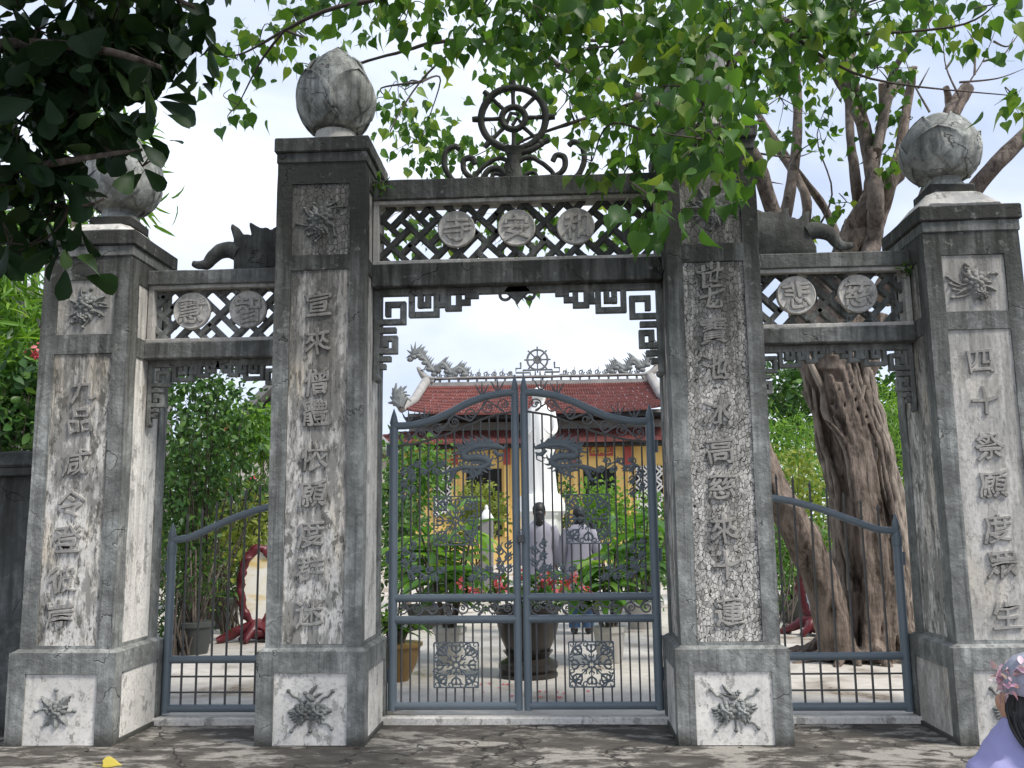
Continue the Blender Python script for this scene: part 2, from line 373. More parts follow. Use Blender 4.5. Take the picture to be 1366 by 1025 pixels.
BARKG = bark('grey_limb_bark', (0.045, 0.036, 0.030), (0.20, 0.165, 0.14), 5, 0.6, 0.7)
TWIG = plain('twig', (0.05, 0.038, 0.028), 0.8, 0.3, 10)

# ------------------------------------------------------------------ ground
def ground_mat():
    m, nt, out = newmat('stained_concrete'); p = pos(nt)
    v = mapv(nt, p, (0.8, 1.5, 1)); a = noi(nt, v, 1.5, 8, 0.66, 0.5); b = noi(nt, v, 5.5, 8, 0.72, 0.4); f = noi(nt, p, 70, 5, 0.7)
    col = mixc(nt, ramp(nt, b, [(0.35, 0), (0.7, 1)]), (0.045, 0.040, 0.034), (0.125, 0.115, 0.10))
    pk = ramp(nt, mth(nt, 'ADD', mth(nt, 'MULTIPLY', a, 0.55), mth(nt, 'MULTIPLY', b, 0.45)), [(0.50, 0), (0.56, 1)])
    col = mixc(nt, mth(nt, 'MULTIPLY', pk, 0.85), col, (0.33, 0.31, 0.275))
    col = mixc(nt, ramp(nt, f, [(0.5, 0), (0.75, 0.6)]), col, (0.03, 0.028, 0.024))
    cr = N(nt, 'ShaderNodeTexVoronoi', {'Vector': N(nt, 'ShaderNodeVectorMath', {0: p, 1: N(nt, 'ShaderNodeTexNoise', {'Vector': p, 'Scale': 3.0, 'Detail': 4.0}).outputs[1]}, operation='ADD').outputs[0], 'Scale': 0.55}, feature='DISTANCE_TO_EDGE').outputs[0]
    ck = ramp(nt, cr, [(0.004, 1), (0.012, 0)])
    col = mixc(nt, mth(nt, 'MULTIPLY', ck, 0.8), col, (0.02, 0.018, 0.016))
    h = mth(nt, 'SUBTRACT', mth(nt, 'ADD', b, mth(nt, 'MULTIPLY', f, 0.5)), ck)
    finish(nt, out, col, 0.85, h, 0.6, 0.02, spec=0.3); return m
def court_mat():
    m, nt, out = newmat('pale_concrete'); p = pos(nt)
    a = noi(nt, p, 0.9, 6, 0.6, 0.3); b = noi(nt, p, 7, 6, 0.7); f = noi(nt, p, 60, 4)
    col = mixc(nt, ramp(nt, b, [(0.35, 0), (0.7, 1)]), (0.40, 0.375, 0.335), (0.56, 0.53, 0.48))
    wet = ramp(nt, mth(nt, 'ADD', mth(nt, 'MULTIPLY', a, 0.75), mth(nt, 'MULTIPLY', b, 0.25)), [(0.50, 0), (0.60, 1)])
    col = mixc(nt, mth(nt, 'MULTIPLY', wet, 0.75), col, (0.17, 0.135, 0.095))
    finish(nt, out, col, mth(nt, 'SUBTRACT', 0.75, mth(nt, 'MULTIPLY', wet, 0.5)), mth(nt, 'ADD', b, f), 0.25, 0.006, spec=0.45); return m
GND = ground_mat(); CRT = court_mat()
def grid(name, mat, x0, x1, y0, y1, z, nx, ny, amp):
    mb = MB()
    xs = np.linspace(x0, x1, nx+1); ys = np.linspace(y0, y1, ny+1)
    mb.v = [(x, y, z+noise.noise(Vector((x*0.9, y*0.9, 3)))*amp) for y in ys for x in xs]
    mb.f = [(j*(nx+1)+i, j*(nx+1)+i+1, (j+1)*(nx+1)+i+1, (j+1)*(nx+1)+i) for j in range(ny) for i in range(nx)]
    return mb
g = MB(); g.add([(-400, -400, -0.03), (400, -400, -0.03), (400, 900, -0.03), (-400, 900, -0.03)], [(0, 1, 2, 3)])
struct(tag(g.build('ground', GND), 'dark bare ground running out to the horizon', None))
struct(tag(grid('street_pavement', GND, -12, 12, -9, 0.74, 0.0, 120, 60, 0.008).build('street_pavement', GND, smooth=3.2), 'dark stained concrete apron in front of the gateway', None))
c = MB().box(-14, 14, 0.78, 34, -0.02, 0.05)
struct(tag(c.build('courtyard_paving', CRT), 'pale damp concrete courtyard behind the gate', None))
sl = MB()
for x0, x1 in ((-3.05, -1.94), (-1.26, 0.98), (1.66, 2.84)): sl.box(x0, x1, 0.69, 0.776, -0.02, 0.052)
struct(tag(sl.build('threshold', PLB, bevel=0.008, cut=0.08, amp=0.004), 'white concrete sill running under the gates', None))

# ------------------------------------------------------------------ glyphs and reliefs
GCACHE = {}
def glyph(ch, size, depth, mat, jit=0.015):
    key = (ch, round(size, 3), round(depth, 4), mat.name)
    if key in GCACHE: return GCACHE[key]
    cu = bpy.data.curves.new('glyph', 'FONT'); cu.body = ch; cu.extrude = depth/size/2; cu.offset = 0.004; cu.resolution_u = 2
    cu.bevel_depth = 0.014; cu.bevel_resolution = 0
    o = bpy.data.objects.new('tmp', cu); COL.objects.link(o)
    me = bpy.data.meshes.new_from_object(o.evaluated_get(bpy.context.evaluated_depsgraph_get()))
    bpy.data.objects.remove(o)
    n = len(me.vertices); co = np.zeros(n*3); me.vertices.foreach_get('co', co); co = co.reshape(-1, 3)
    c = (co.max(0)+co.min(0))/2; co -= c
    sh = random.uniform(-0.05, 0.12)
    out = np.zeros_like(co)
    for i, (x, y, z) in enumerate(co):
        q = noise.noise_vector(Vector((x*2.2, y*2.2, ord(ch) % 97)))
        out[i] = ((x+y*sh+q.x*0.10+0.02*math.sin(y*9))*size, -z*size, (y+x*0.10+q.y*0.10)*size)
    me.vertices.foreach_set('co', out.ravel()); me.materials.clear(); me.materials.append(mat); me.update()
    me.name = 'character'; GCACHE[key] = me; return me
def put_glyph(ch, p, size, depth, mat, parent):
    o = link('character', glyph(ch, size, depth, mat), mat); o.location = p; setpar(o, parent); return o

class Relief:
    "raised stucco flowers on a panel: u right, v up, w out"
    def __init__(s, fn): s.mb = MB(); s.fn = fn
    def _add(s, vs, fs): s.mb.add([s.fn(*p) for p in vs], fs)
    def leaf(s, u, v, a, L, W, serr=4, h=0.018):
        n = serr*2; ca, sa = math.cos(a), math.sin(a); top = []; mid = []; bot = []
        for i in range(n+1):
            t = i/n; wd = W*math.sin(PI*(0.08+0.92*t)**0.8)*(1.0 if i % 2 else 0.72)*(0 if i == n else 1)
            cx, cy = t*L, 0.06*L*math.sin(t*2.5)
            for lst, q in ((top, wd), (mid, 0), (bot, -wd)):
                x, y = cx, cy+q; lst.append((u+x*ca-y*sa, v+x*sa+y*ca, 0.002 if q else h*(0.55+0.45*math.sin(PI*t))))
        vs = top+mid+bot; k = n+1
        s._add(vs, [(i, k+i, k+i+1, i+1) for i in range(n)]+[(k+i, 2*k+i, 2*k+i+1, k+i+1) for i in range(n)])
    def dome(s, u, v, ru, rv, a, h, base=0.0):
        n, m = 10, 4; ca, sa = math.cos(a), math.sin(a); vs = []; fs = []
        for i in range(m+1):
            th = PI/2*i/m
            for k in range(n):
                b = 2*PI*k/n; x, y = ru*math.cos(th)*math.cos(b), rv*math.cos(th)*math.sin(b)
                vs.append((u+x*ca-y*sa, v+x*sa+y*ca, base+h*math.sin(th)))
        for i in range(m):
            for k in range(n): fs.append((i*n+k, i*n+(k+1) % n, (i+1)*n+(k+1) % n, (i+1)*n+k))
        s._add(vs, fs)
    def rose(s, u, v, R, h0=0.006):
        for ring, (n, rr, pr) in enumerate(((8, 0.74, 0.36), (6, 0.44, 0.30), (4, 0.18, 0.2))):
            for k in range(n):
                a = 2*PI*k/n+ring*0.5; s.dome(u+R*rr*math.cos(a), v+R*rr*math.sin(a), R*pr, R*pr*0.85, a, 0.016, h0+ring*0.008)
        s.dome(u, v, R*0.16, R*0.16, 0, 0.012, h0+0.026)
    def stem(s, pts, r=0.007, bud=0.017):
        P = spline([(a, b, 0.006) for a, b in pts], 4)
        m = MB().tube(P, r, 6); s._add(m.v, [tuple(reversed(f)) for f in m.f])
        if bud: s.dome(pts[-1][0], pts[-1][1], bud, bud, 0, 0.02)
    def build(s, mat, parent, name='flower_relief'): return s.mb.build(name, mat, parent, smooth=0.9)

def relief_design(r, kind, u0, v0, S):
    rd = random.Random(kind*13+3)
    if kind == 0:      # one rosette, leaves all round, three budded stems
        for a, L in ((0.75, 0.62), (2.35, 0.62), (-0.85, 0.52), (-2.3, 0.52), (-1.57, 0.48), (0.3, 0.34), (2.85, 0.34)):
            r.leaf(u0+0.14*S*math.cos(a), v0+0.14*S*math.sin(a), a, L*S, 0.19*S, 5, 0.022)
        r.stem([(u0, v0), (u0+0.02*S, v0+0.4*S), (u0-0.02*S, v0+0.72*S)]); r.stem([(u0, v0), (u0+0.4*S, v0-0.02*S), (u0+0.66*S, v0+0.02*S)]); r.stem([(u0, v0), (u0-0.4*S, v0+0.06*S), (u0-0.7*S, v0+0.03*S)])
        r.rose(u0, v0, 0.34*S)
    elif kind in (1, 2):  # two roses under a small bird, twigs to the corners
        for k in range(12):
            a = PI+PI*(k+0.5)/12*1.0 if k < 8 else rd.uniform(-0.4, 0.5)+(PI if k % 2 else 0)
            cx = u0+(0.24*S if math.cos(a) > 0 else -0.24*S); r.leaf(cx+0.16*S*math.cos(a), v0+0.14*S*math.sin(a), a, 0.34*S, 0.13*S, 3, 0.02)
        for (x, y) in ((0.75, 0.62), (-0.72, 0.62), (0.72, -0.55), (-0.6, -0.62), (0.02, -0.62)):
            r.stem([(u0+0.2*x*S, v0+0.1*y*S), (u0+0.55*x*S, v0+0.62*y*S), (u0+0.78*x*S, v0+0.72*y*S), (u0+x*S, v0+y*S)], 0.007, 0.015)
        r.rose(u0-0.26*S, v0-0.04*S, 0.30*S); r.rose(u0+0.26*S, v0-0.04*S, 0.30*S)
        q = 1 if kind == 2 else -1
        r.dome(u0, v0+0.42*S, 0.2*S, 0.11*S, 0.6*q, 0.03, 0.006); r.dome(u0+0.16*S*q, v0+0.56*S, 0.075*S, 0.065*S, 0, 0.026, 0.01)
        r.leaf(u0-0.05*S, v0+0.45*S, PI/2+0.7*q, 0.48*S, 0.09*S, 5); r.leaf(u0-0.1*S*q, v0+0.4*S, PI/2+1.15*q, 0.36*S, 0.07*S, 4); r.leaf(u0+0.1*S*q, v0+0.3*S, -0.3 if q > 0 else PI+0.3, 0.3*S, 0.07*S, 3)
    else:              # spreading peony with many thin branches
        for k in range(19):
            a = rd.uniform(0, 2*PI) if k < 9 else 2*PI*k/10+rd.uniform(-0.2, 0.2); R = rd.uniform(0.55, 0.95)*S
            if k < 9: r.stem([(u0, v0), (u0+0.5*R*math.cos(a+0.4), v0+0.45*R*math.sin(a+0.4)), (u0+R*math.cos(a), v0+0.8*R*math.sin(a))], 0.007, 0.014)
            else: r.leaf(u0+0.15*S*math.cos(a), v0+0.15*S*math.sin(a), a, rd.uniform(0.3, 0.62)*S, rd.uniform(0.12, 0.2)*S, 5, 0.02)
        r.rose(u0+0.02*S, v0+0.06*S, 0.36*S); r.rose(u0+rd.uniform(-0.2, 0.2)*S, v0-0.34*S, 0.2*S)

# ------------------------------------------------------------------ pillars
PZ, PW, PD, YC = 0.634, 0.3865, 0.415, 0.415
SW, SD = 0.340, 0.372
def faces(cx, hw, hd):
    return {'front': (lambda u, v, w: (cx+u, YC-hd-w, v), hw), 'right': (lambda u, v, w: (cx+hw+w, YC+u, v), hd),
            'back': (lambda u, v, w: (cx-u, YC+hd+w, v), hw), 'left': (lambda u, v, w: (cx-hw-w, YC-u, v), hd)}
def egg(t, R, Hh):
    r = R*(math.sin(PI*min(1, t*0.92+0.08)**0.86)**0.62) if t < 0.999 else 0.0
    return r, Hh*t
def lotus_bud(c, R, Hh, parent, seed, tilt=0.0):
    rd = random.Random(seed)
    prof = [egg(k/18, R*0.965, Hh) for k in range(19)]; prof[0] = (R*0.42, 0.0); prof[-1] = (0.004, Hh)
    mb = MB().lathe([(R*0.46, -0.05), (R*0.46, 0.0)]+prof, 28, c)
    b = mb.build('lotus_bud', BUDM, parent, smooth=1.0, amp=0.008, nsc=5, seed=seed)
    for ring, (n, t1, off, hw) in enumerate(((4, 0.98, 0.003, 1.05), (4, 0.66, 0.012, 0.95))):
        for k in range(n):
            a0 = 2*PI*k/n+ring*0.63+seed*0.9+rd.uniform(-0.12, 0.12); na, nl = 10, 12; m = MB(); top = t1*rd.uniform(0.93, 1.0); vs = []
            for i in range(nl+1):
                s = i/nl; t = 0.03+s*(top-0.03)
                r, z = egg(t, R, Hh)
                wv = hw*(1-s**2.6)**0.8*min(1, 0.45+s*2.2)
                for j in range(na+1):
                    q = -1+2*j/na; a = a0+q*wv; e = off+0.016*abs(q)**6+(0.02*s**8)
                    vs.append((c[0]+(r+e)*math.cos(a), c[1]+(r+e)*math.sin(a), c[2]+z+0.0))
            fs = [(i*(na+1)+j, i*(na+1)+j+1, (i+1)*(na+1)+j+1, (i+1)*(na+1)+j) for i in range(nl) for j in range(na)]
            m.add(vs, fs)
            o = m.build('petal', BUDM, b, smooth=0.7)
            sm = o.modifiers.new('solid', 'SOLIDIFY'); sm.thickness = 0.014; sm.offset = 0
    return b
def pillar(cx, H, zu0, zu1, zt1, label, chars, front_mat, upper_mat, base_mat, side_mat, kinds, seed, bud_px, outer):
    t = thing('gate_pillar', label, 'pillar', (cx, YC, 0), 'masonry gate pillars')
    pw, pd = PW, PD
    # plinth
    mb = MB().box(cx-pw+0.022, cx+pw-0.022, YC-pd+0.022, YC+pd-0.022, -0.02, PZ-0.002)
    fc = faces(cx, pw-0.022, pd-0.022)
    for nm, (fn, h) in fc.items():
        if nm in ('front', 'back'): us = [-pw, -0.262, 0.262, pw]
        else: us = [-(pd-0.022), -0.30, 0.30, pd-0.022]
        mb.plate(us, [-0.02, 0.03, 0.488, PZ], {(1, 1)} if nm != 'front' else {(1, 1), (1, 0)}, 0.0, 0.022, fn)
    mb.box(cx-pw, cx+pw, YC-pd, YC+pd, PZ, PZ+0.004) if False else None
    pl = mb.build('plinth', CEM, t, bevel=0.006, cut=0.09, amp=0.004, seed=seed)
    # sloped top of the plinth
    MB().frust(cx-pw+0.003, cx+pw-0.003, YC-pd+0.003, YC+pd-0.003, PZ-0.003, PZ+0.022, 0.035).build('plinth_coping', CEM, pl, bevel=0.004, cut=0.1, amp=0.003, seed=seed+2)
    for nm, (fn, h) in fc.items():
        if nm == 'back': continue
        hu = 0.262 if nm == 'front' else 0.30
        z0 = 0.005 if nm == 'front' else 0.031
        p = MB().plate([-hu+0.001, hu-0.001], [z0, 0.487], set(), 0.0005, 0.010, fn).build('plinth_panel', base_mat, t, cut=0.08, amp=0.002, seed=seed+5)
        if nm == 'front':
            r = Relief(lambda u, v, w, fn=fn: fn(u, v, w+0.0085)); relief_design(r, kinds[0], 0.0 if kinds[0] else -0.03, 0.235, 0.215 if kinds[0] else 0.205); r.build(REL, p)
    # shaft
    zs = H-0.20
    mb = MB().box(cx-SW+0.02, cx+SW-0.02, YC-SD+0.02, YC+SD-0.02, PZ, zs)
    fs = faces(cx, SW-0.02, SD-0.02); zb = PZ+0.045
    for nm, (fn, h) in fs.items():
        hu = 0.222 if nm in ('front', 'back') else 0.225
        us = [-SW, -hu, hu, SW] if nm in ('front', 'back') else [-(SD-0.02), -hu, hu, SD-0.02]
        mb.plate(us, [PZ+0.001, zb, zt1, zu0, zu1, zs], {(1, 1), (1, 3)}, 0.0, 0.02, fn)
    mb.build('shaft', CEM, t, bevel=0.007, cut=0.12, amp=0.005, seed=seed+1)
    for nm, (fn, h) in fs.items():
        if nm == 'back': continue
        hu = 0.222 if nm == 'front' else 0.225
        m1 = front_mat if nm == 'front' else side_mat
        p = MB().plate([-hu+0.001, hu-0.001], [zb+0.001, zt1-0.001], set(), 0.0005, 0.009, fn).build('inscription_panel' if nm == 'front' else 'side_panel', m1, t, cut=0.12, amp=0.002, seed=seed+3)
        if nm == 'front':
            for ch, (px, py) in chars:
                q = at(px, py, YC-SD+0.008); put_glyph(ch, (q.x, YC-SD+0.009, q.z), 0.205, 0.022, GLY, p)
        p = MB().plate([-hu+0.001, hu-0.001], [zu0+0.001, zu1-0.001], set(), 0.0005, 0.009, fn).build('flower_panel' if nm == 'front' else 'upper_side_panel', upper_mat if nm == 'front' else side_mat, t, cut=0.1, amp=0.002, seed=seed+4)
        if nm == 'front':
            r = Relief(lambda u, v, w, fn=fn: fn(u, v, w*1.1+0.007)); relief_design(r, kinds[1], 0, (zu0+zu1)/2, 0.235); r.build(REL if seed < 4 else GLY, p)
    # cap
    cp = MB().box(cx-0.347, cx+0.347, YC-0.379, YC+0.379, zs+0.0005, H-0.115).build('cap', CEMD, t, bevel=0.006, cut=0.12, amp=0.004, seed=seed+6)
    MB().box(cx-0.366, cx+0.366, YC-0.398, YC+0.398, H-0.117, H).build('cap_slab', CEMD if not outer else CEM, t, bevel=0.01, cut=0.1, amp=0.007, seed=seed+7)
    bx, by, br, bt, bb = bud_px
    top = at(bx, bt, YC).z; bot = at(bx, bb, YC).z; R = br*(at(bx+1, by, YC)-at(bx, by, YC)).length
    cxx = at(bx, by, YC).x
    if outer:
        zd = at(bx, bb+19, YC).z; zs1 = at(bx, bb+9, YC).z
        MB().frust(cx-0.335, cx+0.335, YC-0.36, YC+0.36, H-0.003, zd, 0.15).build('cap_dome', PLB, t, bevel=0.05, cut=0.07, amp=0.01, smooth=0.9)
        MB().box(cxx-0.17, cxx+0.17, YC-0.17, YC+0.17, zd-0.02, zs1).build('bud_base', CEM, t, bevel=0.012, cut=0.08, amp=0.006)
        MB().lathe([(0.155, -0.035), (0.15, 0.0), (0.13, 0.02), (0.135, 0.045), (0.12, 0.06)], 24, (cxx, YC, zs1+0.034)).build('bud_neck', BUDM, t, smooth=0.8)
        bot += 0.02
    else:
        MB().lathe([(0.26, 0), (0.25, 0.018), (0.19, 0.03), (0.16, max(0.035, bot-H))], 24, (cxx, YC, H-0.002)).build('bud_base', PLB, t, smooth=0.8)
    lotus_bud((cxx, YC, bot), R, top-bot, t, seed)
    return t
X0, X1, X2, X3 = -3.385, -1.5995, 1.3185, 3.1796
def colpx(x0, x1, ys, s): return [(ch, (x0+(x1-x0)*(y-ys[0])/(ys[-1]-ys[0]), y)) for ch, y in zip(s, ys)]
pillar(X0, 3.757, 2.95, 3.375, 2.805, 'left outer gate pillar inscribed with yellowed plaster, its bud half hidden by dark leaves',
       colpx(113, 79, [519, 561, 617, 672, 719, 773, 820], '九品咸令登彼岸'), PLA, PLR, PLB, PLS, (0, 3), 1, (163, 240, 46, 180, 288), True)
pillar(X1, 4.4475, 3.52, 4.08, 3.405, 'tall left inner gate pillar with peeling streaked plaster and carved lotus bud',
       colpx(425, 412, [405, 455, 510, 552, 610, 660, 712, 758, 818], '宣來僧體依願度群迷'), PLA, PLU, PLB, PLS, (1, 4), 2, (449, 125, 47, 67, 180), False)
pillar(X2, 4.4475, 3.52, 4.08, 3.385, 'tall right inner gate pillar with cracked flaking plaster, its top behind heart-shaped leaves',
       colpx(947, 972, [368, 396, 442, 490, 548, 600, 648, 705, 755, 815], '世七寶池冰高慈來十蓮'), PLC, PLU, PLB, PLA, (2, 5), 3, (928, 100, 45, 45, 160), False)
pillar(X3, 3.757, 2.965, 3.385, 2.835, 'right outer gate pillar with smooth grey plaster and a pale rounded lotus bud',
       colpx(1308, 1343, [482, 535, 595, 647, 705, 755, 820], '四十祭願度眾生'), PLR, PLR, PLR, PLA, (2, 6), 4, (1254, 205, 49, 151, 246), True)

# ------------------------------------------------------------------ lintels
def clip(a, b, x0, x1, z0, z1):
    t0, t1 = 0.0, 1.0; dx, dz = b[0]-a[0], b[1]-a[1]
    for p, q in ((-dx, a[0]-x0), (dx, x1-a[0]), (-dz, a[1]-z0), (dz, z1-a[1])):
        if abs(p) < 1e-9:
            if q < 0: return None
        else:
            r = q/p
            if p < 0: t0 = max(t0, r)
            else: t1 = min(t1, r)
    if t1-t0 < 1e-6: return None
    A = (a[0]+dx*t0, a[1]+dz*t0); B = (a[0]+dx*t1, a[1]+dz*t1)
    return (A, B) if math.dist(A, B) > 0.02 else None
def lattice(t, x0, x1, z0, z1, g, y0, y1, mat):
    ca, sa = math.cos(0.80), math.sin(0.80); n = 22; k = 0
    mid = ((x0+x1)/2, (z0+z1)/2)
    def tr(i, j): return (mid[0]+g*(i*ca-j*sa), mid[1]+g*(i*sa+j*ca))
    for i in range(-n, n+1):
        for j in range(-n, n+1):
            if (i+2*j) % 5: continue
            segs = [((i-1, j), (i+1, j)), ((i, j-1), (i, j+1))]
            for (a, b) in ((1, 0), (0, 1), (-1, 0), (0, -1)): segs.append(((i+a, j+b), (i+a-b, j+b+a)))
            for p, q in segs:
                c = clip(tr(*p), tr(*q), x0, x1, z0, z1)
                if not c: continue
                A, B = Vector(c[0]), Vector(c[1]); d = (B-A).normalized()*0.014; o = 0.0018*(k % 7); k += 1
                m = MB().bar(A-d, B+d, 0.044, y0+o, y1+o)
                m.build('lattice_bar', mat, t, bevel=0.004)
FRET = [[(0, 0), (0, 262)], [(0, 92), (82, 92), (82, 36), (34, 36), (34, 66)], [(108, 0), (108, 70), (186, 70), (186, 0)],
        [(136, 0), (136, 40), (160, 40), (160, 18)], [(186, 40), (206, 40), (206, 0)], [(222, 0), (222, 52), (256, 52), (256, 18)],
        [(256, 34), (284, 34), (284, 0)], [(284, 14), (310, 14), (310, 0)], [(0, 118), (52, 118)], [(0, 184), (56, 184), (56, 144), (26, 144), (26, 164)], [(0, 208), (36, 208)], [(0, 232), (20, 232)]]
def fret(t, x, z, k, sx, y0, y1, mat):
    mb = MB(); i = 0
    for path in FRET:
        for a, b in zip(path[:-1], path[1:]):
            A = Vector((x+sx*a[0]*k, z-a[1]*k)); B = Vector((x+sx*b[0]*k, z-b[1]*k)); d = (B-A).normalized()*8.7*k
            mb.bar(A-d, B+d, 18*k, y0+0.0014*(i % 9), y1+0.0014*(i % 9)); i += 1
    mb.tube([(x, y0, z-268*k), (x+sx*6*k, (y0+y1)/2, z-274*k), (x, y1, z-268*k)], 12*k, 8)
    mb.build('fret_bracket', mat, t, bevel=0.004)
def lintel(name, label, x0, x1, zb, discs, fk, lat):
    (t0, t1, b0, b1) = zb
    t = thing(name, label, 'lintel', ((x0+x1)/2, 0.43, b0), 'carved beams joining the gate pillars')
    x0 -= 0.004; x1 += 0.004
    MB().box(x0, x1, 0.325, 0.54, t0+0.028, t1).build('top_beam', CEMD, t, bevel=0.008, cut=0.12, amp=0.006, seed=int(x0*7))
    MB().box(x0, x1, 0.348, 0.52, t0-0.004, t0+0.03).build('pale_lip', LIP, t, bevel=0.004, cut=0.12, amp=0.003)
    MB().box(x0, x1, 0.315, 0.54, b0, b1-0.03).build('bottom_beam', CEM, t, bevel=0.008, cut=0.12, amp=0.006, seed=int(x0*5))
    MB().box(x0, x1, 0.335, 0.52, b1-0.032, b1).build('pale_lip', LIP, t, bevel=0.005, cut=0.12, amp=0.003)
    MB().box(x0, x0+0.045, 0.352, 0.50, b1+0.0005, t0-0.0045).build('pale_jamb', LIP, t, bevel=0.004)
    MB().box(x1-0.045, x1, 0.352, 0.50, b1+0.0005, t0-0.0045).build('pale_jamb', LIP, t, bevel=0.004)
    lattice(t, x0+0.03, x1-0.03, b1-0.006, t0+0.004, 0.108, 0.405, 0.465, lat)
    for ch, (px, py) in discs:
        q = at(px, py, 0.385); R = 0.148
        d = MB(); n = 40
        rim = [(R, 0.036), (R, 0.008), (R-0.008, 0.0), (R-0.016, 0.005), (0.001, 0.007)]
        mm = MB().lathe([(r, -w) for r, w in rim], n)
        d.add([(q.x+v[0], 0.372-v[2], q.z+v[1]) for v in mm.v], mm.f)
        do = d.build('name_disc', DISC, t, smooth=0.6)
        put_glyph(ch, (q.x, 0.376, q.z), 0.225, 0.016, GLD, do)
    MB().box(x0, x1, 0.41, 0.475, b0-0.05, b0+0.002).build('fret_rail', CEMD, t, bevel=0.004)
    k, f0, f1 = fk, 0.405, 0.462
    fret(t, x0+18*k/2+0.002, b0-0.03, k, 1, f0, f1, CEMD); fret(t, x1-18*k/2-0.002, b0-0.03, k, -1, f0, f1, CEMD)
    return t
LC = lintel('gate_lintel', 'wide central beam with three round name discs and dharma wheel crest', X1+SW, X2-SW, (4.01, 4.20, 3.335, 3.545), [('寺', (609, 306)), ('安', (689, 304)), ('和', (768, 302))], 0.00251, CEMB)  # centre lattice near black: its dark look against the sky is in the colour
LL = lintel('gate_lintel', 'left side beam with two worn grey discs above the narrow gateway', X0+SW, X1-SW, (3.37, 3.515, 2.805, 2.965), [('慧', (256, 415)), ('智', (331, 413))], 0.00175, CEMD)
LR = lintel('gate_lintel', 'right side beam with two pale discs above the banyan trunk', X2+SW, X3-SW, (3.37, 3.515, 2.815, 2.965), [('悲', (1062, 394)), ('慈', (1144, 392))], 0.00175, CEM)  # lattice in lighter cement: daylight on these bars is put into the colour
# pendant under the central beam
pm = MB(); q = at(690, 396, 0.43)
for s in (-1, 1):
    sp = spiral(q.x+s*0.10, q.z+0.02, 0.062, 0.018, PI/2, 1.2*s); pm.tube([(a, 0.43, b) for a, b in sp], 0.014, 6)
pm.prism([(q.x-0.06, q.z+0.09), (q.x-0.10, q.z+0.04), (q.x-0.03, q.z-0.02), (q.x, q.z-0.06), (q.x+0.03, q.z-0.02), (q.x+0.10, q.z+0.04), (q.x+0.06, q.z+0.09)], 0.41, 0.455)
pm.build('pendant', CEMD, LC)
# dharma wheel crest
wc = at(685, 158, 0.43); WX, WZ, WR = wc.x, wc.z, 0.262
ring = lambda r, n=40: [(WX+r*math.cos(2*PI*k/n), 0.43, WZ+r*math.sin(2*PI*k/n)) for k in range(n+1)]
MB().tube(ring(WR), 0.030, 8).build('wheel_rim', CEMB, LC, smooth=1.0, amp=0.006, nsc=6)
hub = MB().tube(ring(0.095, 24), 0.026, 8); hub.tube([(WX-0.06, 0.43, WZ-0.05), (WX-0.02, 0.43, WZ+0.045), (WX+0.045, 0.43, WZ+0.03)], 0.018, 6); hub.tube([(WX-0.01, 0.43, WZ-0.06), (WX+0.03, 0.43, WZ), (WX+0.06, 0.43, WZ-0.04)], 0.016, 6)
hub.build('wheel_hub', CEMB, LC, smooth=1.0)
for k in range(8):
    a = PI/2+k*PI/4; d = Vector((math.cos(a), 0, math.sin(a))); o = Vector((WX, 0.43, WZ))
    MB().tube([o+d*0.10, o+d*0.17, o+d*0.24, o+d*0.30, o+d*0.335], [0.019, 0.016, 0.019, 0.026, 0.022], 8).build('wheel_spoke', CEMB, LC, smooth=1.0, amp=0.004, nsc=8)
zb = 4.195
MB().lathe([(0.085, 0), (0.07, 0.08), (0.055, 0.16), (0.07, 0.24), (0.10, 0.28)], 14, (WX, 0.43, zb-0.005), 1, 0.7).build('wheel_stand', CEMD, LC, smooth=1.0, amp=0.012, nsc=7)
for s in (-1, 1):
    for P, r in (([(0.03, 0.16), (0.12, 0.20), (0.22, 0.15), (0.30, 0.07), (0.33, 0.01)], 0.020), ([(0.10, 0.0), (0.20, 0.02), (0.32, 0.03), (0.40, 0.10), (0.40, 0.19), (0.34, 0.21), (0.31, 0.16)], 0.024),
                 ([(0.46, -0.005), (0.52, 0.06), (0.56, 0.16), (0.545, 0.27), (0.48, 0.315), (0.44, 0.29)], 0.024), ([(0.06, 0.0), (0.10, 0.06), (0.16, 0.07), (0.18, 0.03)], 0.018), ([(0.05, 0.24), (0.14, 0.26), (0.22, 0.31), (0.28, 0.34)] if s > 0 else [(0.06, 0.05), (0.12, 0.11), (0.2, 0.10), (0.25, 0.03)], 0.026)):
        MB().tube(spline([(WX+s*a, 0.43, zb+b) for a, b in P], 6), r, 8).build('crest_scroll', CEMB, LC, smooth=1.0, amp=0.005, nsc=9)
# leafy crests of the side beams (lotus clump against the tall pillar, tail curling outwards)
def wing(t, px, flip, xin):
    P = []
    for x, y in px: q = at(x, y, 0.43); P.append((q.x, q.z))
    z0 = 3.513; body = [(x, max(z, z0)) for x, z in P]
    body.append((xin, body[-1][1])); body += [(xin, z0), (body[0][0], z0)] if True else []
    a = sum(body[i][0]*body[(i+1) % len(body)][1]-body[(i+1) % len(body)][0]*body[i][1] for i in range(len(body)))
    if a < 0: body = body[::-1]
    MB().prism(body, 0.395, 0.465).build('crest_leaf', CEMB, t, bevel=0.014, smooth=0.9)
wing(LL, [(313, 352), (312, 338), (313, 320), (309, 306), (310, 299), (319, 305), (326, 315), (331, 313), (337, 316), (334, 303), (334, 297), (344, 303), (350, 306), (357, 304), (363, 309), (367, 304)], 1, X1-SW+0.003)
wing(LR, [(1088, 330), (1082, 318), (1078, 300), (1079, 288), (1079, 281), (1070, 287), (1063, 295), (1058, 290), (1053, 293), (1051, 285), (1052, 277), (1043, 282), (1036, 287), (1028, 283), (1020, 285), (1010, 281)], -1, X2+SW-0.003)
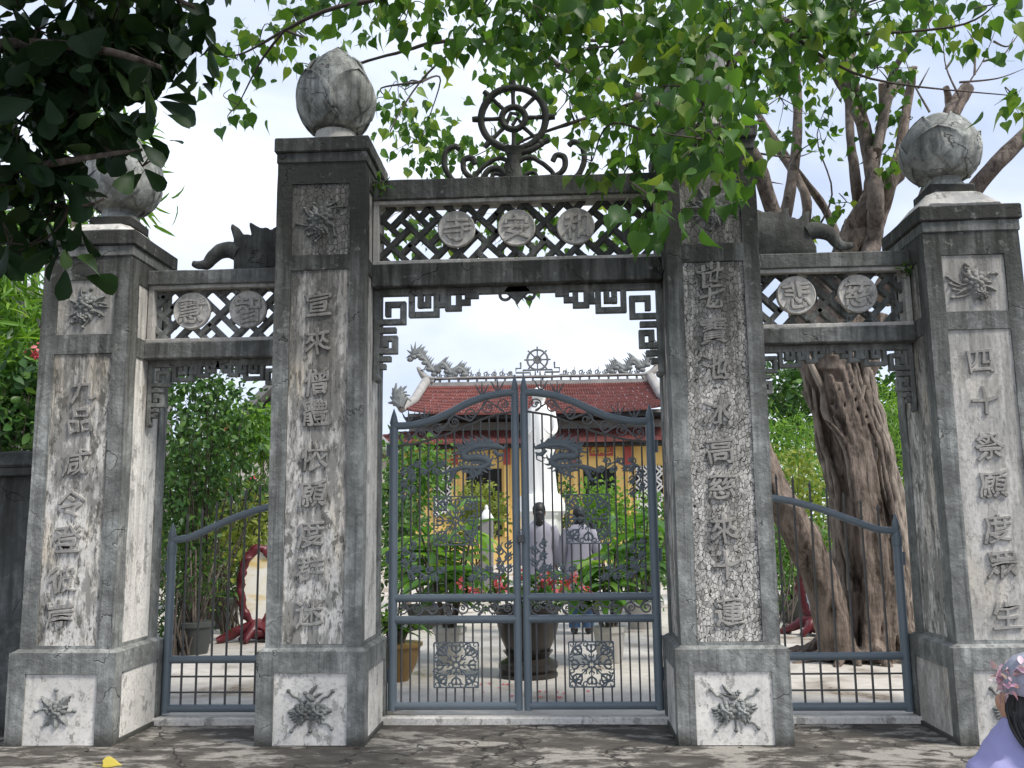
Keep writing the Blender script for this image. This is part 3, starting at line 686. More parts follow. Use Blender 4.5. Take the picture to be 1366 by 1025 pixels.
def tail(t, px):
    P = [at(x, y, 0.43) for x, y in px]; n = len(P)
    MB().tube(spline(P, 6), [0.022+0.045*min(1, 1.6*(i/(6*(n-1)))) for i in range(6*(n-1)+1)], 10, 0.8).build('crest_tail', CEMB, t, smooth=1.0, amp=0.008, nsc=7)
tail(LL, [(257, 352), (266, 354), (276, 352), (285, 342), (296, 335), (308, 334), (318, 338)])
tail(LR, [(1137, 328), (1128, 329), (1118, 326), (1108, 315), (1098, 309), (1086, 308), (1076, 312)])

# ------------------------------------------------------------------ wrought gates
GY = 0.80
def interp(tab, f):
    for (a, u), (b, v) in zip(tab[:-1], tab[1:]):
        if f <= b:
            k = (f-a)/(b-a); return u+(v-u)*(k*k*(3-2*k) if len(tab) < 4 else k)
    return tab[-1][1]
TOPC = [(0, 2.298), (0.10, 2.298), (0.19, 2.308), (0.345, 2.347), (0.47, 2.402), (0.6, 2.468), (0.75, 2.522), (0.9, 2.548), (1, 2.552)]
ARCH = [(0, 2.13), (0.2, 2.155), (0.45, 2.225), (0.6, 2.29), (0.8, 2.365), (1, 2.40)]
def spear(mb, x, z0, z1, r):
    mb.tube([(x, GY, z0), (x, GY, z1-0.16), (x, GY, z1-0.15), (x, GY, z1-0.13), (x, GY, z1-0.12), (x, GY, z1-0.06), (x, GY, z1)], [r, r, r*0.85, r*0.85, r*1.0, r*0.62, 0.002], 12)
def curl(mb, x, z, r, a0, turns, rad=0.007, y=GY, fl=1.0):
    mb.tube([(a, y, b) for a, b in spiral(x, z, r, r*0.22, a0, turns)], [rad*(1-0.35*k/22) for k in range(23)], 6, fl)
def acanthus(mb, a, b, wd, n, y):
    "a run of leafy curls from a to b in the plane of the gate"
    a = Vector(a); b = Vector(b); d = b-a; L = d.length; d.normalize(); nn = Vector((-d.y, d.x)); ang = math.atan2(d.y, d.x)
    mb.tube([(a.x+d.x*L*t+nn.x*wd*0.25*math.sin(t*9), y, a.y+d.y*L*t+nn.y*wd*0.25*math.sin(t*9)) for t in np.linspace(0, 1, 16)], [0.010*(1-0.5*t) for t in np.linspace(0, 1, 16)], 6, 0.6)
    for k in range(n):
        t = (k+0.5)/n; s = 1 if k % 2 else -1; c = a+d*L*t+nn*s*wd*0.28
        curl(mb, c.x, c.y, wd*0.30, ang+s*PI/2, 1.15*s, 0.008, y, 0.6)
        for q in (-0.7, 0.2, 1.0):
            aa = ang+s*(0.5+q*0.55); e = c+Vector((math.cos(aa), math.sin(aa)))*wd*0.52
            mb.tube([(c.x, y, c.y), ((c.x+e.x)/2, y-0.003, (c.y+e.y)/2), (e.x, y, e.y)], [0.006, 0.011, 0.002], 6, 0.5)
def plaque(parent, xc, zc, hw, hh, seed):
    y = GY-0.012
    f = MB()
    for i, (p, q) in enumerate((((-hw, -hh), (hw, -hh)), ((hw, -hh), (hw, hh)), ((hw, hh), (-hw, hh)), ((-hw, hh), (-hw, -hh)))):
        f.bar((xc+p[0], zc+p[1]), (xc+q[0], zc+q[1]), 0.010, y-0.005-0.001*i, y+0.006)
    mb = MB()
    for k in range(8):
        a = k*PI/4; R = (hw if k % 2 == 0 else hw*1.18)*0.93; sx, sz = math.cos(a), math.sin(a)*hh/hw
        P = lambda t, o=0: (xc+R*t*sx-o*math.sin(a), y, zc+R*t*sz+o*math.cos(a))
        mb.tube([P(0.08), P(0.3), P(0.52), P(0.6), P(0.75)], [0.006, 0.007, 0.005, 0.012, 0.007], 6, 0.6)
        for s in (-1, 1):
            mb.tube([P(0.56), P(0.72, s*0.030), P(0.86, s*0.036), P(0.95, s*0.018), P(0.9, s*0.006)], [0.005, 0.009, 0.009, 0.007, 0.003], 6, 0.6)
            mb.tube([P(0.28), P(0.42, s*0.020), P(0.50, s*0.012)], [0.004, 0.007, 0.002], 6, 0.6)
        mb.tube([P(0.75), P(0.9), P(0.99)], [0.006, 0.013, 0.003], 6, 0.6)
    for sx in (-1, 1):
        for sz in (-1, 1):
            for (u, v, r, tn) in ((0.80, 0.55, 0.036, 1.1), (0.55, 0.80, 0.036, -1.1), (0.88, 0.88, 0.026, 1.0), (0.9, 0.28, 0.024, -1.0), (0.28, 0.9, 0.024, 1.0)):
                curl(mb, xc+sx*u*hw, zc+sz*v*hh, r, random.uniform(0, 6), tn*sx*sz, 0.006, y, 0.6)
            mb.tube([(xc+sx*hw*u, y, zc+sz*hh*v) for u, v in ((0.95, 0.40), (0.80, 0.74), (0.40, 0.95))], [0.004, 0.008, 0.004], 6, 0.6)
    mb.tube([(xc+0.028*math.cos(a), y, zc+0.028*math.sin(a)) for a in np.linspace(0, 2*PI, 13)], 0.006, 6)
    o = mb.build('filigree_plaque', CAST, parent, smooth=1.2)
    f.build('plaque_frame', CAST, o)
def dragon(parent, X):
    "X maps photo-like local u (0 hinge .. 1 meeting stile, metres) to x"
    y = GY-0.02
    def W(cx, cy):     # local drawing grid of the casting -> gate plane
        q = at(515+cx/5.126, 480+cy/5.126, y); return X(q.x), q.z
    P = lambda *l: [(W(*p)[0], y, W(*p)[1]) for p in l]
    body = spline(P((770, 605), (690, 590), (600, 598), (530, 640), (545, 672), (610, 668), (672, 678), (700, 705), (660, 735), (590, 738), (530, 735), (480, 760), (430, 785)), 5)
    n = len(body); mb = MB()
    mb.tube(body, [0.016+0.013*math.sin(PI*min(1, k/n*1.25)) if k < n*0.8 else 0.022*(1-(k/n-0.8)*4.2) for k in range(n)], 10, 0.55)
    mb.tube(P((700, 590), (745, 592), (790, 602), (812, 612)), [0.020, 0.027, 0.018, 0.009], 10, 0.6)       # skull and snout
    mb.tube(P((735, 622), (765, 652), (795, 650), (808, 636)), [0.018, 0.020, 0.014, 0.006], 8, 0.6)        # lower jaw
    mb.tube(P((800, 605), (815, 595), (812, 575)), [0.010, 0.008, 0.003], 6, 0.6)
    mb.tube(P((735, 575), (715, 552), (690, 548)), [0.014, 0.010, 0.003], 6, 0.6); mb.tube(P((760, 580), (765, 556), (748, 545)), [0.010, 0.008, 0.003], 6, 0.6)
    mb.tube(P((770, 660), (745, 680), (725, 668)), [0.006, 0.006, 0.002], 6, 0.6); mb.tube(P((800, 655), (800, 685), (770, 700), (745, 690)), [0.007, 0.006, 0.005, 0.002], 6, 0.6)
    for k in range(15):          # mane
        x0, y0 = 745-k*15, 578+k*1.5+(k > 10)*(k-10)*9
        mb.tube(P((x0, y0+8), (x0-22, y0-16), (x0-40, y0-22-3*(k % 3)), (x0-66, y0-50-10*(k % 3))), [0.014, 0.012, 0.009, 0.002], 6, 0.5)
        if k % 2 == 0: mb.tube(P((x0-6, y0+14), (x0-45, y0+6), (x0-64, y0+14), (x0-95, y0+4)), [0.014, 0.012, 0.008, 0.002], 6, 0.5)
        if k % 3 == 0: mb.tube(P((x0-6, y0+26), (x0-40, y0+34), (x0-66, y0+26)), [0.012, 0.010, 0.002], 6, 0.5)
    for i in range(18, n-8, 2):  # fins along the back
        a = Vector(body[i]); tg = (Vector(body[i+1])-Vector(body[i-1])).normalized(); nn = Vector((-tg.z, 0, tg.x))
        for s in (-1, 1): mb.tube([a+nn*s*0.022, a+nn*s*0.040-tg*0.012, a+nn*s*0.056-tg*0.034], [0.012, 0.009, 0.002], 5, 0.5)
    for (a, b, c) in (((600, 735), (575, 770), (585, 800)), ((650, 740), (640, 775), (610, 790)), ((500, 745), (450, 755), (400, 770)), ((470, 765), (450, 800), (440, 825))):
        mb.tube(P(a, b, c), [0.022, 0.018, 0.012], 8, 0.55)
        for d in (-26, -6, 14): mb.tube(P(c, (c[0]+d, c[1]+10), (c[0]+d*1.5-6, c[1]+24)), [0.009, 0.007, 0.002], 5, 0.6)
    for k in range(5): mb.tube(P((560+k*25, 745), (548+k*25, 765), (552+k*25, 782)), [0.012, 0.009, 0.002], 5, 0.5)
    return mb.build('dragon', CAST, parent, smooth=1.2)
def main_leaf(label, xh, xm, mirror):
    t = thing('gate_leaf', label, 'gate', (xh, GY, 0.06), 'tall leaves of the central gate')
    s = 1 if xm > xh else -1; L = abs(xm-xh); X = lambda f: xh+s*f*L
    mb = MB(); spear(mb, xh, 0.085, 2.44, 0.036); p = mb.build('hinge_post', STEEL, t, smooth=0.8)
    for z in (0.35, 1.25, 2.1): MB().tube([(xh-s*0.045, GY+0.01, z-0.05), (xh-s*0.045, GY+0.01, z+0.05)], 0.016, 8).build('hinge', STEEL, p, smooth=0.8)
    mb = MB(); spear(mb, xm, 0.085, 2.70, 0.031); mb.build('meeting_stile', STEEL, t, smooth=0.8)
    MB().tube([(X(f), GY, interp(TOPC, f)) for f in np.linspace(0.0, 1.0, 36)], 0.031, 12).build('curved_top_rail', STEEL, t, smooth=0.8)
    for z, r in ((0.933, 0.031), (0.767, 0.031), (0.118, 0.030)):
        MB().tube([(X(0.01), GY, z), (X(0.99), GY, z)], r, 12).build('rail', STEEL, t, smooth=0.8)
    MB().tube([(X(f), GY, interp(ARCH, f)) for f in np.linspace(0.03, 0.97, 30)], 0.009, 6).build('thin_arch', BARM, t, smooth=0.8)
    # bars
    nb = 14; pl = (0.51-0.172/L, 0.51+0.172/L)
    for k in range(1, nb):
        f = k/nb; top = interp(ARCH, f); inside = pl[0]-0.01 < f < pl[1]+0.01
        for z0, z1 in ((((0.933, 1.34), (1.725, top)) if inside else ((0.933, top),)) + ((((0.118, 0.255), (0.595, 0.767))) if inside else ((0.118, 0.767),))):
            MB().tube([(X(f), GY+0.003, z0), (X(f), GY+0.003, z1)], 0.0078, 6).build('bar', BARM, t, smooth=0.8)
    plaque(t, X(0.51), 1.533, 0.172, 0.19, 1); plaque(t, X(0.51), 0.425, 0.172, 0.168, 2)
    # scrolls under the curved top
    for i, f in enumerate((0.10, 0.23, 0.36, 0.50, 0.64, 0.78, 0.91)):
        z = (interp(TOPC, f)+interp(ARCH, f))/2-0.01; m = MB(); q = 1 if i % 2 else -1
        curl(m, X(f), z, 0.055, PI/2*q, 1.4*s*q, 0.0075); curl(m, X(f)+0.012, z, 0.018, 0, 1.0, 0.006)
        if i < 6:
            z2 = (interp(TOPC, f+0.13)+interp(ARCH, f+0.13))/2-0.01
            m.tube(spline([(X(f), GY, z+0.055*q), (X(f+0.065), GY, (z+z2)/2), (X(f+0.13), GY, z2-0.055*(-q)*-1)], 5), 0.007, 6)
        m.build('scroll', SCRM, t, smooth=1.2)
    # scroll band between the middle rails
    for i in range(8):
        f = 0.075+i*0.1215; q = 1 if i % 2 else -1; m = MB()
        curl(m, X(f), 0.850, 0.050, -PI/2*q, 1.5*q*s, 0.0075); curl(m, X(f), 0.850, 0.016, 0, 1.0, 0.006)
        if i < 7: m.tube(spline([(X(f), GY, 0.850-0.05*q), (X(f+0.06), GY, 0.850), (X(f+0.1215), GY, 0.850-0.05*q*-1*-1)], 4), 0.007, 6)
        m.build('scroll', SCRM, t, smooth=1.2)
    # leafy corner castings
    y = GY-0.014
    for name, a, b, c in (('corner_casting', (0.12, 1.72), (0.12, 1.955), (0.42, 1.955)), ('corner_casting', (0.13, 1.36), (0.13, 1.13), (0.41, 1.115)), ('corner_casting', (0.90, 1.36), (0.90, 1.13), (0.62, 1.115))):
        m = MB(); acanthus(m, (X(b[0]), b[1]), (X(a[0]), a[1]), 0.10, 5, y); acanthus(m, (X(b[0]), b[1]), (X(c[0]), c[1]), 0.09, 6, y); m.build(name, CAST, t, smooth=1.2)
    dragon(t, (lambda x: x) if not mirror else (lambda x: 2*-0.150-x-0.0))
    # small forked spikes on the top rail
    for f in (0.12, 0.25, 0.73, 0.86):
        m = MB(); z = interp(TOPC, f)+0.02
        for dx in (-0.05, 0, 0.05): m.tube([(X(f)+dx*0.1, GY, z), (X(f)+dx*0.7, GY, z+0.05), (X(f)+dx*1.1, GY, z+0.115-abs(dx)*0.5)], [0.007, 0.008, 0.002], 6)
        m.build('fork_spike', SCRM, t, smooth=1.2)
    return t
main_leaf('left leaf of the blue-grey central gate, its cast dragon facing right', -1.168, -0.186, False)
main_leaf('right leaf of the blue-grey central gate, its cast dragon facing left', 0.892, -0.112, True)
lk = thing('padlock', 'small dark padlock hanging where the two central gate leaves meet', 'padlock', (-0.149, GY-0.05, 1.36))
MB().box(-0.175, -0.123, GY-0.066, GY-0.040, 1.355, 1.415).build('lock_body', BARM, lk, bevel=0.006)
MB().tube([(-0.166, GY-0.053, 1.41), (-0.166, GY-0.053, 1.44), (-0.149, GY-0.053, 1.458), (-0.132, GY-0.053, 1.44), (-0.132, GY-0.053, 1.41)], 0.005, 6).build('shackle', STEEL, lk, smooth=1)

SIDEC = [(0, 1.405), (0.15, 1.425), (0.35, 1.505), (0.55, 1.585), (0.75, 1.645), (0.9, 1.675), (1, 1.68)]
def side_leaf(label, xh, xm):
    t = thing('side_gate_leaf', label, 'gate', (xh, GY, 0.06), 'low leaves of the side gates')
    s = 1 if xm > xh else -1; L = abs(xm-xh); X = lambda f: xh+s*f*L
    mb = MB(); spear(mb, xh, 0.07, 1.55, 0.034); p = mb.build('hinge_post', STEEL, t, smooth=0.8)
    MB().tube([(xh, GY, 1.30), (xh, GY, 1.36)], 0.040, 12).build('post_collar', STEEL, p, smooth=0.8)
    for z in (0.3, 1.2): MB().tube([(xh-s*0.043, GY+0.01, z-0.05), (xh-s*0.043, GY+0.01, z+0.05)], 0.015, 8).build('hinge', STEEL, p, smooth=0.8)
    MB().tube([(xm, GY, 0.07), (xm, GY, 1.70)], 0.028, 12).build('meeting_stile', STEEL, t, smooth=0.8)
    MB().tube([(X(f), GY, interp(SIDEC, f)) for f in np.linspace(0, 1, 30)], 0.029, 12).build('curved_top_rail', STEEL, t, smooth=0.8)
    for z in (0.475, 0.105): MB().tube([(xh, GY, z), (xm, GY, z)], 0.030, 12).build('rail', STEEL, t, smooth=0.8)
    for z in (0.345, 0.225): MB().tube([(xh, GY, z), (xm, GY, z)], 0.008, 6).build('thin_rail', BARM, t, smooth=0.8)
    for k in range(1, 8):
        f = k/8; zt = interp(SIDEC, f)+0.20
        MB().tube([(X(f), GY+0.004, 0.105), (X(f), GY+0.004, zt-0.05), (X(f), GY+0.004, zt-0.04), (X(f), GY+0.004, zt)], [0.009, 0.009, 0.014, 0.001], 6).build('bar', BARM, t, smooth=0.8)
    return t
side_leaf('low blue-grey gate leaf closing the left side gateway', -2.962, -2.02)
side_leaf('low blue-grey gate leaf in front of the banyan roots', 2.757, 1.735)

# ------------------------------------------------------------------ boundary wall
WALL = cement('old_wall_cement', 0.16, 0.95, 0.2, 2.6)
bw = thing('boundary_wall', 'old dark boundary wall with rounded coping left of the gateway', 'wall', (-6.4, 0.6, 0))
MB().box(-9.0, X0-PW+0.02, 0.52, 0.72, -0.05, 1.92).build('wall', WALL, bw, cut=0.2, amp=0.012)
MB().box(-9.0, X0-SW-0.01, 0.47, 0.77, 1.921, 1.99).build('coping_course', WALL, bw, cut=0.15, amp=0.012, bevel=0.01)
MB().frust(-9.0, X0-SW-0.01, 0.45, 0.79, 1.991, 2.12, 0.06).build('coping', WALL, bw, bevel=0.02, cut=0.12, amp=0.014)
br = thing('boundary_wall', 'old boundary wall running off beyond the right outer pillar', 'wall', (6.4, 0.6, 0))
MB().box(X3+PW-0.02, 9.0, 0.52, 0.72, -0.05, 1.92).build('wall', WALL, br, cut=0.2, amp=0.012)
MB().frust(X3+SW+0.01, 9.0, 0.45, 0.79, 1.921, 2.10, 0.06).build('coping', WALL, br, bevel=0.02, cut=0.12, amp=0.014)

# ------------------------------------------------------------------ leaves
def outline(half, mids, fold=0.14, curl=0.16, pet=0.0):
    "half: left margin (x<0,y) from base to tip; returns template verts and faces, leaf along +y, face +z"
    m = [(0, y) for y in mids]; v = []; f = []
    z = lambda x, y: abs(x)*fold*2-curl*y*y
    v = [(x, y, z(x, y)) for x, y in m]
    nl = len(half); L0 = len(v)
    v += [(x, y, z(x, y)) for x, y in half]; R0 = len(v); v += [(-x, y, z(x, y)) for x, y in half]
    k = len(mids)-1; cuts = [round(i*(nl)/k) for i in range(k+1)]
    for i in range(k):
        a, b = cuts[i], cuts[i+1]
        li = list(range(max(a-1, 0) if i else 0, b))
        f.append(tuple([i]+[i+1]+[L0+q for q in reversed(li)])); f.append(tuple([i+1, i]+[R0+q for q in li]))
    if pet:
        b0 = len(v); v += [(-0.013, 0.0, 0.002), (0.013, 0.0, 0.002), (0.02, -pet, 0.10), (0.0, -pet, 0.10)]; f.append((b0, b0+3, b0+2, b0+1))
    return np.array(v, float), f
LEAF = {
    'bodhi': outline([(-0.26, -0.06), (-0.46, 0.14), (-0.46, 0.36), (-0.30, 0.62), (-0.12, 0.82), (-0.03, 1.02)], [0, 0.33, 0.66, 1.22], 0.17, 0.24, 0.6),
    'obovate': outline([(-0.10, 0.15), (-0.20, 0.40), (-0.31, 0.68), (-0.27, 0.90), (-0.12, 1.0)], [0, 0.35, 0.7, 1.04], 0.16, 0.24, 0.15),
    'oval': outline([(-0.22, 0.25), (-0.27, 0.5), (-0.16, 0.8)], [0, 0.5, 1.0], 0.15, 0.2),
    'tiny': (np.array([(0, 0, 0), (-0.30, 0.45, 0.06), (0, 1, -0.1), (0.30, 0.45, 0.06)]), [(0, 3, 2, 1)]),
    'strap': outline([(-0.10, 0.12), (-0.155, 0.35), (-0.16, 0.6), (-0.11, 0.82), (-0.05, 0.94)], [0, 0.3, 0.6, 0.85, 1.0], 0.25, 0.55),
    'lance': outline([(-0.06, 0.12), (-0.075, 0.4), (-0.05, 0.75)], [0, 0.35, 0.7, 1.0], 0.3, 0.35),
}
def frames(P, D, Nn):
    D = D/np.linalg.norm(D, axis=1)[:, None]
    Xv = np.cross(D, Nn); Xv /= np.linalg.norm(Xv, axis=1)[:, None]+1e-9
    Zv = np.cross(Xv, D); return Xv, D, Zv
def leaf_mesh(name, kind, P, D, Nn, S):
    tv, tf = LEAF[kind]; Xv, Yv, Zv = frames(P, D, Nn); k = len(tv); n = len(P)
    V = P[:, None, :]+S[:, None, None]*(tv[None, :, 0:1]*Xv[:, None, :]+tv[None, :, 1:2]*Yv[:, None, :]+tv[None, :, 2:3]*Zv[:, None, :])
    V = V.reshape(-1, 3)
    loops = []; starts = []; tot = []
    c = 0
    base = []
    for f in tf: base += list(f)
    base = np.array(base); per = np.array([len(f) for f in tf])
    L = (base[None, :]+(np.arange(n)*k)[:, None]).ravel(); T = np.tile(per, n); St = np.concatenate([[0], np.cumsum(T)[:-1]])
    me = bpy.data.meshes.new(name); me.vertices.add(len(V)); me.vertices.foreach_set('co', V.ravel())
    me.loops.add(len(L)); me.loops.foreach_set('vertex_index', L.astype(np.int32))
    me.polygons.add(len(T)); me.polygons.foreach_set('loop_start', St.astype(np.int32)); me.polygons.foreach_set('loop_total', T.astype(np.int32))
    me.update(calc_edges=True); me.validate(); me.shade_smooth(); return me
def scatter(blobs, clump=7, csz=0.25, shell=0.35):
    "leaf points in clumps inside ellipsoids (centre, radii, count)"
    out = []; cen = []
    for c, r, n in blobs:
        nc = max(1, n//clump); q = RNG.normal(size=(nc, 3)); q /= np.linalg.norm(q, axis=1)[:, None]
        q *= (RNG.random(nc)**(1/3)*(1-shell)+shell*RNG.random(nc)**0.15)[:, None]
        q = np.clip(q, -1, 1)
        C = np.array(c)+q*np.array(r)
        idx = RNG.integers(0, nc, n); pts = C[idx]+RNG.normal(size=(n, 3))*csz*0.5
        out.append(pts); cen.append(C[idx])
    return np.concatenate(out), np.concatenate(cen)
def leaf_dirs(P, C, hang=0.5, spread=1.0):
    n = len(P); D = (P-C)*2.0+RNG.normal(size=(n, 3))*spread*0.5; D[:, 2] -= hang
    Nn = RNG.normal(size=(n, 3))*0.7; Nn[:, 2] += 0.7*(1-min(1, hang)); Nn[:, 1] -= 0.5*min(1, hang)
    return D, Nn
def foliage(parent, kind, mat, blobs, size, clump=7, csz=0.25, hang=0.5, spread=1.0, single=0, name='foliage', shell=0.35, jit=0.42):
    P, C = scatter(blobs, clump, csz, shell); D, Nn = leaf_dirs(P, C, hang, spread)
    S = size*(1+jit*(RNG.random(len(P))*2-1))
    if single:
        d = P-CPOS; z = d@_F; x = 683+CF*(d@_R)/z; y = 512.5-CF*(d@_U)/z
        sc = np.where((z > 0.3) & (x > -20) & (x < 1386) & (y > -20) & (y < 1045), S/z, 0)
        order = np.argsort(-sc); one = order[:single]; rest = order[single:]
        tv, tf = LEAF[kind]; me = bpy.data.meshes.new('leaf'); me.from_pydata([tuple(v) for v in tv], [], tf); me.shade_smooth(); me.materials.append(mat)
        Xv, Yv, Zv = frames(P, D, Nn)
        inv = wmat(parent).inverted()
        for i in one:
            s = S[i]; o = bpy.data.objects.new('leaf', me); COL.objects.link(o)
            o.parent = parent; o.matrix_parent_inverse = inv
            o.matrix_basis = Matrix(((Xv[i][0]*s, Yv[i][0]*s, Zv[i][0]*s, P[i][0]), (Xv[i][1]*s, Yv[i][1]*s, Zv[i][1]*s, P[i][1]), (Xv[i][2]*s, Yv[i][2]*s, Zv[i][2]*s, P[i][2]), (0, 0, 0, 1)))
        P, D, Nn, S = P[rest], D[rest], Nn[rest], S[rest]
    return stuff(link(name, leaf_mesh(name, kind, P, D, Nn, S), mat, parent))
def B(px, py, Y, rx, ry, n, ryd=None):
    "leafy mass seen round pixel (px,py) at depth Y; rx, ry in photo pixels, real radii from the distance there"
    c = at(px, py, Y); s = (at(px+1, py, Y)-c).length
    return (tuple(c), (rx*s, (ryd or 0.5*(rx+ry)*s), ry*s), n)
def twigs(parent, blobs, anchors, mat, r0=0.018, per=5, name='twigs'):
    mb = MB(); A = np.array([tuple(a) for a in anchors])
    for c, r, n in blobs:
        c = np.array(c); a = A[np.argmin(((A-c)**2).sum(1))]
        mid = (a+c)/2+RNG.normal(size=3)*0.12*np.linalg.norm(c-a); mid[2] += 0.06*np.linalg.norm(c-a)
        mb.tube(spline([a, mid, c], 6), [r0*(1-0.06*k) for k in range(13)], 6)
        for _ in range(min(per, max(2, n//14))):
            q = RNG.normal(size=3); q = c+q/np.linalg.norm(q)*np.array(r)*0.9; m2 = (c+q)/2+RNG.normal(size=3)*0.06; m2[2] += 0.05
            mb.tube(spline([c, m2, q], 4), [r0*0.45*(1-0.09*k) for k in range(9)], 5)
    return stuff(mb.build(name, mat, parent, smooth=1.2))

# ------------------------------------------------------------------ banyan / bodhi tree behind the right side gate
TY = 3.75
tb = atz(1140, 880, 0.05)
tree = thing('bodhi_tree', 'old twisted fig tree with ropey roots, its heart-leaved crown arching over the gateway', 'tree', (tb.x, tb.y, 0.05))
def T(x, y, Y=TY): return at(x, y, Y)
mb = MB(); rd = random.Random(5)
core = spline([T(1160, 890), T(1162, 800), T(1156, 700), T(1140, 600), T(1120, 520), T(1110, 465)], 6)
mb.tube(core, [0.33-0.06*min(1, k/14) for k in range(len(core))], 14)
for k in range(34):                              # roots that climb and twist round the trunk
    a = 2*PI*k/34*3+rd.uniform(-0.1, 0.1); tw = rd.uniform(-0.6, 1.4); st = rd.choice([0, 0, 4, 9]); en = len(core)-rd.choice([1, 1, 3, 9])
    pts = []; rr = []
    for i in range(st, en, 3):
        f = i/len(core); R = (0.34-0.06*min(1, i/14))*1.0+0.04*math.sin(i*0.7+k)+0.22*max(0, 0.22-f)*3
        aa = a+tw*f+0.12*math.sin(i*0.5+k*2); c = core[i]; pts.append((c.x+R*math.cos(aa), c.y+R*math.sin(aa)*0.85, c.z)); rr.append(rd.uniform(0.035, 0.085)*(1.1-0.3*f))
    if len(pts) > 2: mb.tube(spline(pts, 3), list(np.interp(np.linspace(0, 1, 3*(len(pts)-1)+1), np.linspace(0, 1, len(rr)), rr)), 7)
for k in range(15):                              # flaring surface roots
    a = 2*PI*k/15+rd.uniform(-0.15, 0.15); L = rd.uniform(0.65, 1.25); c = core[0]
    mb.tube(spline([(c.x+0.32*math.cos(a), c.y+0.32*math.sin(a), 0.75), (c.x+0.42*math.cos(a), c.y+0.42*math.sin(a), 0.38), (c.x+0.58*math.cos(a+0.1), c.y+0.58*math.sin(a+0.1), 0.14), (c.x+L*math.cos(a+0.2), c.y+L*math.sin(a+0.2), 0.02)], 4), [0.075-0.003*i for i in range(13)], 7)
for k in range(9):                               # hanging aerial roots on the right flank
    x = rd.uniform(1150, 1200); mb.tube(spline([T(x-50, 480+10*k, TY-0.3), T(x-20, 600, TY-0.4), T(x, 730, TY-0.48), T(x+rd.uniform(-8, 12), 880, TY-0.5)], 5), [0.024+0.001*i for i in range(16)], 6)
lean = spline([T(1118, 870, 3.4), T(1100, 790, 3.35), T(1076, 730, 3.3), T(1048, 680, 3.2), T(1015, 622, 3.1), T(985, 560, 3.0)], 5)
mb.tube(lean, [0.195-0.002*i for i in range(len(lean))], 10)
for s in (-0.14, 0.0, 0.15): mb.tube([p+Vector((s*0.8, -0.13+abs(s), 0.09*math.sin(i*0.6+s*9))) for i, p in enumerate(lean)], 0.06, 7)
mb.tube([T(1114, 500), T(1095, 470), T(1080, 440), T(1070, 410)], [0.28, 0.25, 0.2, 0.17], 10)
mb.tube([T(1120, 520), T(1148, 480), T(1160, 450), T(1166, 420)], [0.28, 0.22, 0.18, 0.16], 10)
mb.tube([T(1112, 500), T(1115, 450), T(1125, 400), T(1135, 340), T(1150, 300)], [0.32, 0.30, 0.26, 0.22, 0.2], 10)
remeshed(mb, 'trunk', BARK, tree, 0.02, 0, 0.016, 14.0)
for k in range(16):                              # ropey roots clinging to the front of the trunk
    a = -PI/2+rd.uniform(-1.35, 1.35); tw = rd.uniform(0.3, 1.5)*rd.choice([1, 1, 1, -1]); r_ = rd.uniform(0.022, 0.050); i0 = rd.choice([0, 0, 0, 6]); pts = []
    for i in range(i0, len(core)-rd.choice([0, 0, 4, 8]), 3):
        f = i/len(core); R = 0.425-0.06*min(1, i/14)+0.10*max(0, 0.2-f)*3+0.02*math.sin(i+k); aa = a-tw*(f-0.4)+0.10*math.sin(i*0.8+k*1.7); c = core[i]
        pts.append((c.x+R*math.cos(aa), c.y+R*math.sin(aa)*0.9, c.z if i else 0.02))
    P = spline(pts, 4); MB().tube(P, [r_*(1.25-0.5*j/len(P)+0.12*math.sin(j*1.3+k)) for j in range(len(P))], 8).build('aerial_root', BARKR, tree, smooth=1.4, amp=0.012, nsc=7, seed=k)
